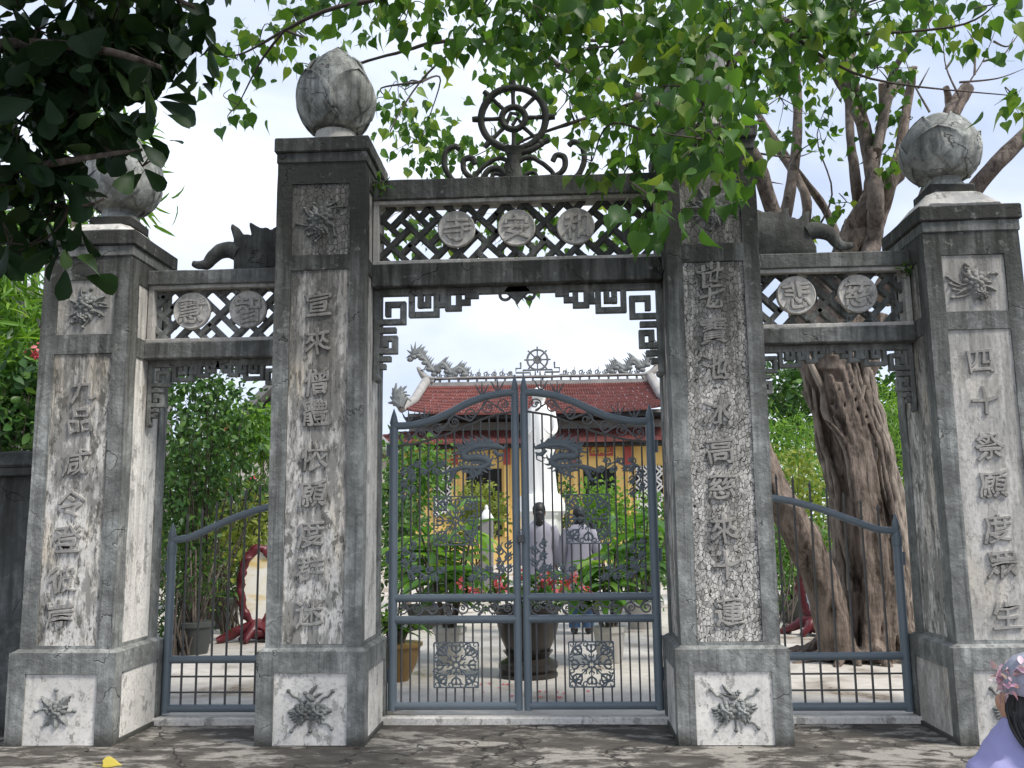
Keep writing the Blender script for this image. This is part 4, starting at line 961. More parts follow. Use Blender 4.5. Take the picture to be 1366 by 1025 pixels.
LIMBS = [  # photo points, depth, widths in photo pixels
    ([(1120, 420), (1132, 330), (1152, 285), (1178, 248), (1196, 232)], 3.7, 44, 32, BARK),
    ([(1150, 360), (1166, 320), (1168, 262), (1160, 210), (1150, 160), (1136, 105), (1122, 40), (1112, -40)], 3.3, 30, 16, BARKG),
    ([(1165, 280), (1165, 225), (1176, 170), (1186, 130), (1205, 108)], 3.35, 22, 13, BARKG),
    ([(1148, 165), (1120, 110), (1090, 75), (1060, 50)], 3.2, 15, 9, BARKG),
    ([(1135, 108), (1136, 60), (1140, 0), (1145, -40)], 3.5, 15, 9, BARKG),
    ([(1170, 200), (1190, 100), (1230, 40), (1262, -10)], 3.0, 13, 7, BARKG),
    ([(1075, 420), (1046, 320), (1052, 268), (1062, 200), (1064, 130), (1058, 60)], 3.9, 26, 12, BARKG),
    ([(1086, 420), (1074, 330), (1076, 270), (1062, 236), (1038, 200), (1012, 160)], 4.2, 20, 9, BARKG),
    ([(1125, 340), (1100, 278), (1060, 225), (1020, 165), (990, 120)], 4.4, 15, 8, BARKG),
    ([(1128, 380), (1145, 300), (1141, 240), (1134, 180), (1132, 120), (1130, 60)], 4.0, 22, 10, BARKG),
    ([(1160, 330), (1176, 285), (1190, 240), (1202, 190), (1212, 130), (1219, 90)], 3.5, 24, 13, BARK),
    ([(1150, 320), (1156, 270), (1163, 230), (1172, 190), (1178, 150), (1176, 110)], 3.8, 22, 11, BARK),
    ([(1176, 400), (1230, 290), (1256, 200), (1270, 150), (1290, 118)], 4.3, 40, 24, BARK),
    ([(1262, 170), (1266, 140), (1262, 118)], 4.25, 16, 10, BARK),
    ([(1200, 400), (1290, 268), (1330, 218), (1400, 150), (1460, 90)], 4.0, 30, 22, BARKG),
    ([(1130, 420), (1040, 300), (1000, 200), (930, 165), (860, 134), (800, 110), (745, 88)], 2.2, 30, 13, BARKG),
    ([(1050, 30), (1020, 10), (980, -30), (930, -60)], 0.6, 12, 8, BARKG),
    ([(1060, 50), (1000, 60), (960, 110), (930, 150), (915, 200)], -0.6, 12, 5, TWIG),
    ([(1010, -50), (900, -30), (800, -20), (690, -20), (560, -10), (450, 10), (380, 40)], -0.4, 15, 4, TWIG),
    ([(745, 88), (700, 60), (600, 55), (540, 68), (480, 85), (430, 105)], 1.2, 7, 3, TWIG),
    ([(860, 134), (800, 152), (745, 170), (700, 186), (680, 205)], 2.0, 6, 3, TWIG),
    ([(900, 60), (800, 55), (700, 50), (620, 60), (560, 110), (520, 175)], 1.5, 6, 2, TWIG),
]
ANCH = []
for pts, Y, w0, w1, m in LIMBS:
    P = spline([at(x, y, Y+0.12*math.sin(i*2.1)) for i, (x, y) in enumerate(pts)], 5); s = (at(pts[0][0]+1, pts[0][1], Y)-at(*pts[0], Y)).length
    n = len(P); MB().tube(P, [s*(0.5 if m is TWIG else 0.42)*(w0+(w1-w0)*i/(n-1))*(1+0.16*noise.noise(Vector((i*0.6, Y*3, 0)))) for i in range(n)], 10).build('limb', m, tree, smooth=1.4, amp=0.008, nsc=6)
    ANCH += P[::2]
bt = MB()                                        # bare twigs above the cut limb at the right
for pts in ([(1272, 150), (1292, 112), (1312, 80), (1328, 40)], [(1312, 82), (1340, 72), (1352, 50)], [(1280, 130), (1262, 90), (1258, 50)], [(1300, 100), (1300, 60), (1290, 40)], [(1280, 110), (1330, 105), (1366, 92)], [(1262, 92), (1276, 70)], [(1325, 55), (1345, 62), (1362, 40)], [(1240, 150), (1218, 110), (1205, 70)], [(1225, 118), (1240, 90)], [(1012, 205), (1060, 210), (1090, 200)], [(1010, 240), (1045, 246)], [(1075, 330), (1110, 260), (1090, 180), (1120, 110)]):
    bt.tube(spline([at(x, y, 4.2) for x, y in pts], 5), [0.016*(1-0.8*i/(5*(len(pts)-1))) for i in range(5*(len(pts)-1)+1)], 5)
bt.build('bare_twigs', BARKG, tree, smooth=1.2)
CROWN = [B(935, 185, -1.5, 58, 62, 105, 0.45), B(868, 262, -1.7, 24, 52, 32, 0.25), B(905, 115, -1.2, 92, 70, 110), B(975, 50, -1.0, 110, 60, 162), B(972, 220, -1.5, 28, 50, 32, 0.25),
         B(1085, 20, -0.8, 100, 55, 175), B(830, 60, -0.6, 105, 60, 202), B(735, 40, -0.4, 90, 50, 148), B(640, 22, -0.3, 85, 42, 121), B(545, 10, -0.2, 70, 36, 81), B(1200, -5, -0.6, 90, 42, 121), B(1330, 5, -0.6, 45, 30, 32),
         B(455, 0, 0.1, 60, 30, 45), B(395, 40, 0.3, 48, 32, 40), B(318, 140, 0.2, 14, 44, 16, 0.15), B(345, 60, 0.2, 40, 50, 29), B(430, 92, 1.2, 50, 22, 29), B(300, 75, 0.3, 26, 36, 18),
         B(1352, 128, 0.0, 30, 34, 22), B(790, 215, 0.15, 24, 28, 18, 0.2), B(850, 190, 0.0, 40, 44, 36),
         B(760, 130, 1.8, 60, 60, 90), B(830, 160, 2.2, 60, 50, 90), B(690, 80, 1.8, 70, 40, 94), B(560, 190, 3.4, 48, 36, 120), B(540, 120, 2.4, 40, 50, 40), B(620, 215, 3.2, 55, 30, 70), B(515, 130, 2.6, 24, 40, 18), B(660, 200, 2.8, 60, 40, 60),
         B(560, 300, 3.6, 60, 34, 90), B(690, 305, 3.6, 80, 30, 80), B(820, 300, 3.4, 60, 34, 70), B(700, 384, 2.6, 22, 16, 16, 0.15), B(1040, 130, 2.6, 48, 70, 90), B(1080, 70, 2.6, 70, 50, 121), B(1170, 90, 2.8, 55, 50, 108), B(1180, 205, 3.2, 24, 30, 30), B(1095, 185, 3.6, 30, 26, 26), B(1215, 160, 3.6, 30, 22, 24), B(1130, 270, 3.8, 26, 20, 16), B(1060, 300, 4.4, 18, 18, 10), B(1240, 40, 2.0, 50, 40, 54), B(960, 150, 1.8, 60, 60, 80), B(1010, 20, 1.5, 90, 50, 162),
         B(900, -110, -0.6, 330, 110, 420, 1.4), B(1250, -110, 0.5, 160, 90, 200, 1.2), B(480, -80, 0.2, 160, 50, 120)]
twigs(tree, CROWN, ANCH, TWIG, 0.013, 6)
foliage(tree, 'bodhi', BODHI, CROWN, 0.094, 5, 0.19, 1.1, 1.0, 300, 'crown')

# ------------------------------------------------------------------ dark broad-leaved tree at the upper left
dt = thing('broadleaf_tree', 'dark broad-leaved tree hanging over the upper left corner', 'tree', (-4.6, -2.4, 0.0))
DL = [([(-420, 1000), (-380, 600), (-330, 300), (-200, 130), (-60, 70), (60, 60), (150, 70), (215, 90)], -2.2, 60, 5), ([(-330, 300), (-150, 250), (0, 230), (90, 215), (150, 205), (190, 200)], -2.0, 22, 4), ([(-200, 130), (-60, 0), (60, -30), (180, -20), (260, 10)], -1.9, 24, 5), ([(0, 230), (60, 270), (110, 275), (140, 265)], -2.0, 8, 3)]
DA = []
for pts, Y, w0, w1 in DL:
    P = spline([at(x, y, Y+0.1*math.sin(i*1.7)) for i, (x, y) in enumerate(pts)], 5); s = (at(1, 100, Y)-at(0, 100, Y)).length; n = len(P)
    if len(pts) > 7: P[0].z = -0.05
    MB().tube(P, [s*0.5*(w0+(w1-w0)*(i/(n-1))**0.6) for i in range(n)], 10).build('trunk' if len(pts) > 7 else 'limb', BARKG, dt, smooth=1.3); DA += P[::2]
DB = [B(50, 40, -2.0, 95, 70, 136), B(145, 40, -1.9, 80, 55, 129), B(35, 150, -2.1, 60, 70, 79), B(120, 130, -2.0, 75, 55, 100), B(205, 85, -1.9, 50, 40, 50), B(20, 250, -2.1, 40, 60, 43), B(70, 235, -2.0, 50, 44, 46), B(140, 185, -1.9, 34, 24, 15), B(190, 222, -1.9, 16, 16, 5), B(50, 290, -2.0, 44, 24, 24), B(228, 45, -1.8, 30, 36, 24), B(60, 320, -2.0, 40, 16, 10), B(100, 175, -1.6, 70, 60, 43), B(80, -420, -3.2, 420, 200, 800, 1.0), B(-420, 60, -3.4, 200, 160, 216, 0.8), B(12, 325, -2.1, 24, 20, 10), B(130, -90, -1.9, 220, 70, 240, 0.8), B(-90, 150, -2.2, 70, 170, 115, 0.7), B(20, -190, -2.8, 200, 70, 200, 0.6), B(10, 330, -2.1, 22, 14, 3)]  # big leaf masses out of view are added to block light and darken the crown
twigs(dt, DB, DA, TWIG, 0.012, 6)
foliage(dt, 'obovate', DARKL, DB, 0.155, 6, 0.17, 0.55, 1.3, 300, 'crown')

for lb, (x, y, Y) in (('small green sprig rooted where the central beam meets the left inner pillar', (508, 250, 0.31)), ('small green sprig rooted where the right side beam meets the outer pillar', (1209, 362, 0.31))):
    q = at(x, y, Y); sp = thing('sprig', lb, 'plant', tuple(q)); b_ = [(tuple(q), (0.05, 0.03, 0.07), 26)]
    twigs(sp, b_, [q+Vector((0, 0.04, 0))], TWIG, 0.004, 5, 'stems'); foliage(sp, 'oval', BODHI, b_, 0.055, 5, 0.05, 0.1)
# ------------------------------------------------------------------ shrubs and trees of the garden
def shrub(name, label, cat, loc, blobs, kind, mat, size, stems=4, group=None, clump=9, csz=0.3, hang=0.3, flowers=None, trunk=False, tr=0.03):
    t = thing(name, label, cat, loc, group); mb = MB(); r = random.Random(int(loc[0]*31+loc[1]*17)); base = Vector(loc)
    if trunk:
        tops = [Vector(b[0]) for b in blobs]; m = sum(tops, Vector())/len(tops); fork = base.lerp(m, 0.55)
        MB().tube(spline([base, base.lerp(fork, 0.5)+Vector((r.uniform(-.1, .1), 0, 0)), fork], 5), [tr*(1-0.04*i) for i in range(11)], 9).build('trunk', BARKG, t, smooth=1.3)
        for q in tops: mb.tube(spline([fork, fork.lerp(q, 0.5)+Vector((r.uniform(-.2, .2), r.uniform(-.2, .2), 0.1)), q], 4), [tr*0.55*(1-0.09*i) for i in range(9)], 6)
        mb.build('branches', BARKG, t, smooth=1.3)
    else:
        for q, rr, n in blobs:
            for _ in range(stems):
                e = Vector(q)+Vector((r.uniform(-1, 1)*rr[0], r.uniform(-1, 1)*rr[1], r.uniform(-0.2, 0.8)*rr[2])); b0 = base+Vector((r.uniform(-.15, .15), r.uniform(-.15, .15), 0))
                mb.tube(spline([b0, b0.lerp(e, 0.5)+Vector((r.uniform(-.1, .1), r.uniform(-.1, .1), 0.1)), e], 4), [tr*0.5*(1-0.09*i) for i in range(9)], 5)
        mb.build('stems', TWIG, t, smooth=1.3)
    foliage(t, kind, mat, blobs, size, clump, csz, hang)
    if flowers:
        fm, fb, fs = flowers; foliage(t, 'oval', fm, fb, fs, 12, 0.06, 0.2, 1.5, name='flowers')
    return t
def gp(x, y): p = atz(x, y, 0.05); return (p.x, p.y, 0.05)
# seen through the left side gateway
shrub('garden_shrub', 'tall dark glossy shrub filling the left side gateway', 'shrub', tuple(at(262, 860, 5.2))[:2]+(0.05,), [B(262, 590, 5.2, 58, 90, 1500), B(240, 680, 5.0, 46, 70, 900), B(300, 560, 5.6, 40, 60, 600), B(330, 640, 6.0, 40, 40, 300), B(262, 510, 5.3, 44, 30, 420)], 'oval', SHR['dark'], 0.085, 6, hang=0.4)
shrub('garden_shrub', 'yellow-green leafy shrub behind the left side gate bars', 'shrub', gp(310, 845), [B(300, 720, 6.2, 52, 45, 700), B(345, 690, 6.4, 30, 40, 320), B(255, 760, 5.6, 40, 36, 330)], 'oval', SHR['yellow'], 0.085, 6)
shrub('bougainvillea', 'bright lime climbing shrub with a few pink flowers below the grey gable', 'shrub', tuple(at(335, 840, 9.0))[:2]+(0.05,), [B(345, 575, 9, 46, 26, 800), B(300, 560, 8.6, 24, 30, 260), B(375, 590, 9.2, 30, 20, 300), B(330, 600, 9, 50, 12, 240)], 'oval', SHR['lime'], 0.12, 5, flowers=(PINK, [B(300, 570, 8.2, 3, 3, 24), B(301, 594, 8.2, 3, 3, 24), B(334, 640, 8.2, 3, 2, 14)], 0.05))
shrub('hedge', 'dense dark hedge added for the shadow under the pergola, behind the left side gateway', 'hedge', tuple(at(290, 800, 10.5))[:2]+(0.05,), [B(240, 660, 10.5, 50, 80, 900), B(310, 690, 10.5, 50, 60, 900), B(365, 690, 10.5, 40, 60, 600), B(290, 760, 10.2, 70, 40, 600)], 'oval', SHR['dark'], 0.14, 4)  # dark leaf mass added where a void of pergola shadow shows
shrub('garden_shrub', 'tangled low shrub along the paving edge by the left hinge post', 'shrub', gp(235, 880), [B(235, 800, 4.6, 26, 44, 420), B(250, 760, 5.0, 34, 40, 420), B(285, 780, 6.4, 30, 34, 300)], 'lance', SHR['dark'], 0.12, 9)
# far left above the wall
shrub('garden_tree', 'light green long-leaved tree above the old boundary wall', 'tree', tuple(at(-40, 900, 3.2))[:2]+(-0.03,), [B(10, 430, 3.2, 45, 60, 420), B(30, 480, 3.0, 34, 40, 220), B(-20, 380, 3.4, 50, 60, 300), B(130, 195, 4.5, 46, 40, 230), B(165, 265, 4.6, 30, 44, 170), B(70, 300, 4.2, 50, 40, 190), B(20, 310, 3.8, 44, 44, 190)], 'lance', SHR['lime'], 0.26, 5, clump=10, csz=0.35, hang=0.6, trunk=True, tr=0.10, flowers=(PINK, [B(47, 468, 2.4, 5, 5, 30)], 0.05))
shrub('garden_shrub', 'dense dark shrub right above the left boundary wall coping', 'shrub', tuple(at(-10, 900, 2.2))[:2]+(-0.03,), [B(15, 560, 2.4, 46, 45, 700), B(40, 520, 2.6, 34, 34, 360), B(-30, 520, 2.4, 50, 60, 400)], 'oval', SHR['dark'], 0.12, 6)
# through the right side gateway
shrub('garden_tree', 'dark bushy tree far behind the banyan trunk', 'tree', tuple(at(1080, 720, 16))[:2]+(0.0,), [B(1050, 540, 16, 50, 50, 900), B(1190, 560, 16.5, 50, 60, 900), B(1110, 510, 17, 70, 50, 700), B(1240, 600, 16, 60, 80, 600)], 'oval', SHR['dark'], 0.22, 5, trunk=True, tr=0.2, csz=0.5)
shrub('garden_shrub', 'bright feathery lime shrub left of the banyan trunk', 'shrub', tuple(at(1050, 800, 11))[:2]+(0.05,), [B(1050, 590, 11, 46, 36, 900), B(1030, 640, 11, 40, 40, 500), B(1095, 610, 11.5, 36, 50, 500)], 'lance', SHR['lime'], 0.16, 5, csz=0.3)
shrub('garden_shrub', 'pale yellowish bush between the banyan trunks', 'shrub', tuple(at(1075, 820, 9))[:2]+(0.05,), [B(1070, 650, 9, 36, 50, 700), B(1090, 720, 8.6, 36, 50, 600), B(1040, 740, 8.4, 34, 60, 700)], 'oval', SHR['yellow'], 0.085, 5)
shrub('garden_shrub', 'bright green bamboo-like bush right of the banyan trunk', 'shrub', tuple(at(1195, 800, 11))[:2]+(0.05,), [B(1190, 560, 11, 40, 44, 800), B(1200, 640, 11, 36, 50, 600), B(1215, 740, 10, 40, 60, 500)], 'lance', SHR['lime'], 0.16, 5)
shrub('garden_shrub', 'low green hedge plant beside the bonsai bowl', 'shrub', gp(1040, 845), [B(1040, 740, 7.0, 20, 60, 600), B(1100, 760, 7.5, 30, 50, 500)], 'oval', SHR['mid'], 0.07, 5)
# in the main courtyard, against the temple
shrub('garden_tree', 'leafy green tree at the left edge of the central gateway', 'tree', tuple(at(545, 800, 10))[:2]+(0.05,), [B(545, 630, 10, 40, 40, 900), B(535, 690, 10, 34, 40, 600), B(580, 620, 10.5, 26, 26, 300)], 'oval', SHR['mid'], 0.12, 5, trunk=True, tr=0.06)
shrub('garden_shrub', 'yellow-green shrub in front of the left temple door', 'shrub', tuple(at(640, 760, 17))[:2]+(0.05,), [B(640, 672, 17, 26, 26, 520), B(610, 690, 17, 26, 26, 320), B(660, 690, 16.5, 18, 20, 200)], 'oval', SHR['yellow'], 0.13, 5)
shrub('garden_shrub', 'lime green shrub in front of the right temple door', 'shrub', tuple(at(815, 760, 16))[:2]+(0.05,), [B(800, 672, 16, 28, 28, 560), B(835, 690, 15.5, 28, 34, 520), B(830, 735, 15, 26, 30, 360)], 'oval', SHR['lime'], 0.13, 5)
shrub('garden_shrub', 'small dark shrub right of the white statue', 'shrub', tuple(at(752, 760, 17))[:2]+(0.05,), [B(752, 664, 17, 12, 22, 220), B(750, 700, 17, 14, 16, 140)], 'oval', SHR['dark'], 0.12, 4)
shrub('garden_shrub', 'rounded shrub beside the right gate post under the latticed window', 'shrub', tuple(at(868, 800, 9))[:2]+(0.05,), [B(868, 735, 9, 24, 34, 420), B(850, 770, 8.8, 26, 26, 320), B(880, 690, 9.5, 16, 24, 140)], 'oval', SHR['mid'], 0.12, 4)
shrub('garden_shrub', 'tall dark shrub behind the left gate post', 'shrub', tuple(at(530, 820, 8))[:2]+(0.05,), [B(532, 710, 8, 24, 40, 380), B(540, 760, 7.6, 26, 30, 300), B(525, 660, 8.4, 20, 34, 240)], 'oval', SHR['dark'], 0.10, 4)
for x, y, Y, rx, ry, k, lb in ((160, 640, 30, 260, 70, 'dark', 'far dark green tree line left of the temple'), (1250, 640, 34, 260, 60, 'mid', 'far green tree line right of the temple'), (470, 660, 32, 60, 50, 'mid', 'far tree beside the left end of the temple'), (935, 650, 36, 70, 60, 'dark', 'far tree beside the right end of the temple')):
    p = at(x, 720, Y); shrub('background_tree', lb, 'tree', (p.x, p.y, 0.0), [B(x+dx*rx, y+dy*ry, Y, rx*0.42, ry*0.75, 700) for dx, dy in ((-0.7, 0.1), (-0.2, -0.2), (0.3, 0.0), (0.75, 0.15))], 'tiny', SHR[k], 0.42, 3, csz=0.8, trunk=True, tr=0.3)

# ------------------------------------------------------------------ temple
YEL = plain('yellow_limewash', (0.74, 0.50, 0.17), 0.85, 0.12, 1.2)
TILE = plain('red_roof_tile', (0.16, 0.042, 0.034), 0.75, 0.9, 2.6, bstr=0.4)
STN = plain('weathered_white_stucco', (0.34, 0.33, 0.31), 0.9, 0.55, 2.5, bstr=0.4)
STD = plain('dragon_mosaic', (0.19, 0.20, 0.195), 0.7, 0.7, 9, bstr=0.4)
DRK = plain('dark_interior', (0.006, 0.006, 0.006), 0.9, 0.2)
REDW = plain('red_lacquer', (0.33, 0.05, 0.035), 0.5, 0.2)
GOLD = plain('gold_letter', (0.55, 0.38, 0.08), 0.5, 0.2)
WHT = plain('white_lattice', (0.72, 0.70, 0.66), 0.8, 0.1)
GREYC = plain('grey_roof', (0.22, 0.215, 0.21), 0.9, 0.3, 2)
CREAM = plain('cream_wall', (0.45, 0.42, 0.37), 0.9, 0.15, 2)
YT = 28.0
tc = at(718, 690, YT); TX = tc.x
tp = thing('temple', 'yellow temple hall with two tiers of red tiled roof and dragon ridge', 'temple', (TX, YT, 0.05))
zr = lambda y, Y=YT: at(718, y, Y).z
xr = lambda x, Y=YT: at(x, 560, Y).x-TX
MB().box(TX-7.5, TX+7.5, YT, YT+6, 0, zr(585)).build('wall', YEL, tp)
MB().box(TX-5.0, TX+5.0, YT+0.9, YT+5.2, zr(585)-0.3, zr(552)+0.2).build('upper_wall', STN, tp)
def roof(y_e, z_e, hx_e, y_r, z_r, hx_r, lift, name):
    "one tiled slope with rows of rounded tiles: eave to ridge"
    mb = MB(); nc = 96; nr = 9
    for i in range(nr):
        for kx, j0 in enumerate(range(nc)):
            f0, f1 = i/nr, (i+1)/nr+0.02
            u = -1+2*j0/nc; u1 = -1+2*(j0+1)/nc; um = (u+u1)/2
            def pt(u, f, h):
                hx = hx_e+(hx_r-hx_e)*min(f, 1); sag = -0.10*math.sin(PI*min(f, 1)); up = lift*abs(u)**5*(1-min(f, 1))
                return (TX+u*hx, y_e+(y_r-y_e)*f, z_e+(z_r-z_e)*f+sag+up+h)
            a = 0.05; jit = random.uniform(0, 0.02)
            mb.add([pt(u, f0, 0.03+jit), pt(um, f0, 0.03+a+jit), pt(u1, f0, 0.03+jit), pt(u1, f1, -0.01), pt(um, f1, a-0.01), pt(u, f1, -0.01), pt(u, f0, -0.03), pt(u1, f0, -0.03)],
                   [(0, 1, 4, 5), (1, 2, 3, 4), (6, 7, 2, 1, 0)])
    o = stuff(mb.build(name, TILE, tp)); return o
zL, zU = zr(590, YT-0.9), zr(552, YT-0.2)
roof(YT-0.9, zL, 7.0, YT+0.85, zr(574, YT+0.85), 5.4, 0.3, 'lower_roof_tiles')
roof(YT-0.4, zU, 5.0, YT+2.9, zr(513, YT+2.9), 4.55, 0.25, 'upper_roof_tiles')
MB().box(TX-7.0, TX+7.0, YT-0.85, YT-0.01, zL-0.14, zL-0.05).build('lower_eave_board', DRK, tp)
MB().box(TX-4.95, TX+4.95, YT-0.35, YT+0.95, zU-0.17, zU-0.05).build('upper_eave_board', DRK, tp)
zR = zr(513, YT+2.9)
rg = MB().box(TX-4.6, TX+4.6, YT+2.85, YT+3.15, zR-0.15, zR+0.16)
rg.box(TX-4.5, TX+4.5, YT+2.80, YT+3.2, zR+0.30, zR+0.37)
for k in range(24): x = TX-4.45+k*8.9/23; rg.box(x-0.04, x+0.04, YT+2.9, YT+3.1, zR+0.161, zR+0.299)
ro = rg.build('ridge', STN, tp, bevel=0.01, cut=0.3, amp=0.02)
for s in (-1, 1):      # swept ridge ends with dragons
    m = MB().tube(spline([(TX+s*4.3, YT+3, zR+0.2), (TX+s*4.7, YT+3, zR+0.42), (TX+s*5.0, YT+3, zR+0.85)], 5), [0.20, 0.19, 0.18, 0.17, 0.16, 0.15, 0.14, 0.12, 0.10, 0.08, 0.05], 8)
    m.tube([(TX+s*4.62, YT+2.8, zR+0.2), (TX+s*4.78, YT+0.8, zU+0.75), (TX+s*5.05, YT-0.45, zU+0.25), (TX+s*5.25, YT-0.7, zU+0.55)], [0.20, 0.18, 0.16, 0.08], 8)
    m.build('ridge_end', STN, ro, smooth=1)
    m = MB(); P = spline([(TX+s*x, YT+3, zR+z) for x, z in ((2.9, 0.45), (3.25, 0.75), (3.6, 0.55), (3.95, 0.95), (4.3, 0.65), (4.7, 1.15), (4.95, 1.45), (5.3, 1.30))], 6)
    m.tube(P, [0.05+0.07*math.sin(PI*min(1, 0.1+i/len(P))) for i in range(len(P))], 8)
    for i in range(1, len(P), 1):
        p = P[i]; q = 0.7+0.6*((i*37) % 10)/10; m.tube([p, p+Vector((-s*0.06*q, 0, 0.17*q)), p+Vector((-s*0.16*q, 0.05, 0.30*q))], [0.06, 0.045, 0.008], 5)
        if i % 3 == 0: m.ell(p+Vector((0, -0.05, -0.14)), (0.14, 0.08, 0.10), 8, 6)
    for dx, dz in ((0.15, 0.45), (-0.05, 0.55), (-0.3, 0.42), (0.32, 0.2), (0.35, -0.15), (-0.4, 0.2)): m.tube([P[-4], P[-4]+Vector((s*dx*0.6, 0, dz*0.5)), P[-4]+Vector((s*dx, 0.05, dz))], [0.08, 0.05, 0.01], 6)
    for i in (8, 18, 28): p = P[min(i, len(P)-1)]; m.tube([p, p+Vector((s*0.12, -0.1, -0.25)), p+Vector((s*0.3, -0.1, -0.28))], [0.05, 0.04, 0.01], 5)
    m.build('ridge_dragon', STD, ro, smooth=1)
    m = MB(); e = Vector((TX+s*5.3, YT-0.7, zU+0.5))
    for k in range(14): a = k*0.45; L = 0.45+0.3*((k*7) % 5)/5; m.tube([e+Vector((-s*0.25, 0, -0.2)), e+Vector((s*0.4*L*math.cos(a)-s*0.2, 0, 0.15+0.25*math.sin(a))), e+Vector((s*0.7*L*math.cos(a+0.4)-s*0.2, 0.05, 0.2+0.75*L*math.sin(a+0.4)))], [0.14, 0.09, 0.03], 6)
    m.ell(e+Vector((-s*0.2, 0, 0.15)), (0.25, 0.12, 0.22), 8, 6)
    m.build('eave_ornament', STD, tp, smooth=1)
lc = MB()
for i in range(26):
    x = TX-4.1+i*8.2/25
    if abs(x-TX) < 0.9: continue
    curl_pts = spiral(x, zR+0.50, 0.13, 0.03, (i % 2)*PI, 1.3*(1 if i % 2 else -1), 10); lc.tube([(a, YT+3, b) for a, b in curl_pts], 0.030, 5); lc.tube([(x, YT+3, zR+0.36), (x+0.05, YT+3, zR+0.62+0.05*(i % 3))], [0.04, 0.01], 5)
stuff(lc.build('ridge_lacework', STD, ro))
m = MB(); wz = zR+1.05
for r in (0.42, 0.14): m.tube([(TX+r*math.cos(a), YT+3, wz+r*math.sin(a)) for a in np.linspace(0, 2*PI, 25)], 0.045, 6)
for k in range(8): a = k*PI/4; m.tube([(TX, YT+3, wz), (TX+0.55*math.cos(a), YT+3, wz+0.55*math.sin(a))], 0.035, 6)
for s in (-1, 1):
    for pth in ([(0.1, 0.4), (0.1, 0.62), (0.6, 0.62), (0.6, 0.4)], [(0.3, 0.4), (0.3, 0.52), (0.9, 0.52), (0.9, 0.7), (0.7, 0.7), (0.7, 0.95)], [(0.9, 0.4), (1.15, 0.4), (1.15, 0.55), (1.05, 0.55)]):
        m.tube([(TX+s*a, YT+3, zR+b) for a, b in pth], 0.045, 5)
m.build('ridge_wheel', STD, ro, smooth=1)
# facade: doors, lattice windows, name board, columns
def rect(x0, x1, y0, y1, Y, mat, name, th=0.06, par=tp):
    a, b = at(x0, y0, Y), at(x1, y1, Y); return MB().box(a.x, b.x, Y, Y+th, b.z, a.z).build(name, mat, par)
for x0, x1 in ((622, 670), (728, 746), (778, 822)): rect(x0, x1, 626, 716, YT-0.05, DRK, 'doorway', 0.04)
for x0, x1 in ((578, 602), (848, 886)):
    a, b = at(x0, 622, YT-0.06), at(x1, 690, YT-0.06)
    wd = MB().box(a.x, b.x, YT-0.05, YT-0.02, b.z, a.z).build('lattice_window', DRK, tp); m = MB(); k = 0
    for i in range(-30, 31):
        for sg in (1, -1):
            c = clip((a.x+i*0.16, b.z), (a.x+i*0.16+sg*4, b.z+4), a.x, b.x, b.z, a.z)
            if c and (i % 3): m.bar(c[0], c[1], 0.06, YT-0.10+0.003*k, YT-0.055+0.001*k); k = (k+1) % 5
    m.build('window_lattice', WHT, wd)
for x in (606, 676, 768, 840): rect(x-4, x+4, 590, 716, YT-0.14, YEL, 'pilaster', 0.12)
for x in (606, 676, 765, 838): rect(x-5, x+5, 596, 620, YT-0.22, REDW, 'couplet_board', 0.05)
nb = rect(786, 818, 595, 608, YT-0.24, REDW, 'name_board', 0.06)
for ch, x in zip('三寶殿'[::-1], (793, 802, 811)): q = at(x, 601, YT-0.25); put_glyph(ch, (q.x, YT-0.26, q.z), 0.26, 0.03, GOLD, nb)
# ------------------------------------------------------------------ houses left
def gable(name, label, px_l, px_r, y_top, y_e, Y, dep, wm):
    t = thing(name, label, 'house', tuple(at((px_l+px_r)/2, 700, Y))[:2]+(0.0,))
    L, R_ = at(px_l, y_e, Y), at(px_r, y_e, Y); tp_ = at((px_l+px_r)/2, y_top, Y)
    MB().prism([(L.x+0.3, 0), (R_.x-0.3, 0), (R_.x-0.3, R_.z), (tp_.x, tp_.z-0.15), (L.x+0.3, L.z)], Y, Y+dep).build('wall', wm, t)
    for a, s in ((L, -1), (R_, 1)):
        d = Vector((a.x-tp_.x, a.z-tp_.z)).normalized(); n = Vector((-d.y, d.x))*(0.16 if d.x < 0 else -0.16)
        MB().prism([(tp_.x, tp_.z), (a.x, a.z), (a.x-n.x, a.z-n.y), (tp_.x-n.x, tp_.z-n.y)] if s > 0 else [(tp_.x, tp_.z), (tp_.x-n.x, tp_.z-n.y), (a.x-n.x, a.z-n.y), (a.x, a.z)], Y-0.4, Y+dep+0.3).build('roof_slope', GREYC, t)
    for k in range(3): q = at((px_l+px_r)/2-20+k*20, (y_top+y_e)/2+18, Y); MB().box(q.x-0.08, q.x+0.08, Y-0.03, Y+0.02, q.z-0.18, q.z+0.18).build('vent', DRK, t)
    return t
gable('house', 'grey-roofed house gable seen through the left side gateway', 296, 470, 506, 590, 16, 7, CREAM)
gable('house', 'pale house roof behind the trees at the far left', -110, 95, 368, 430, 12, 6, GREYC)

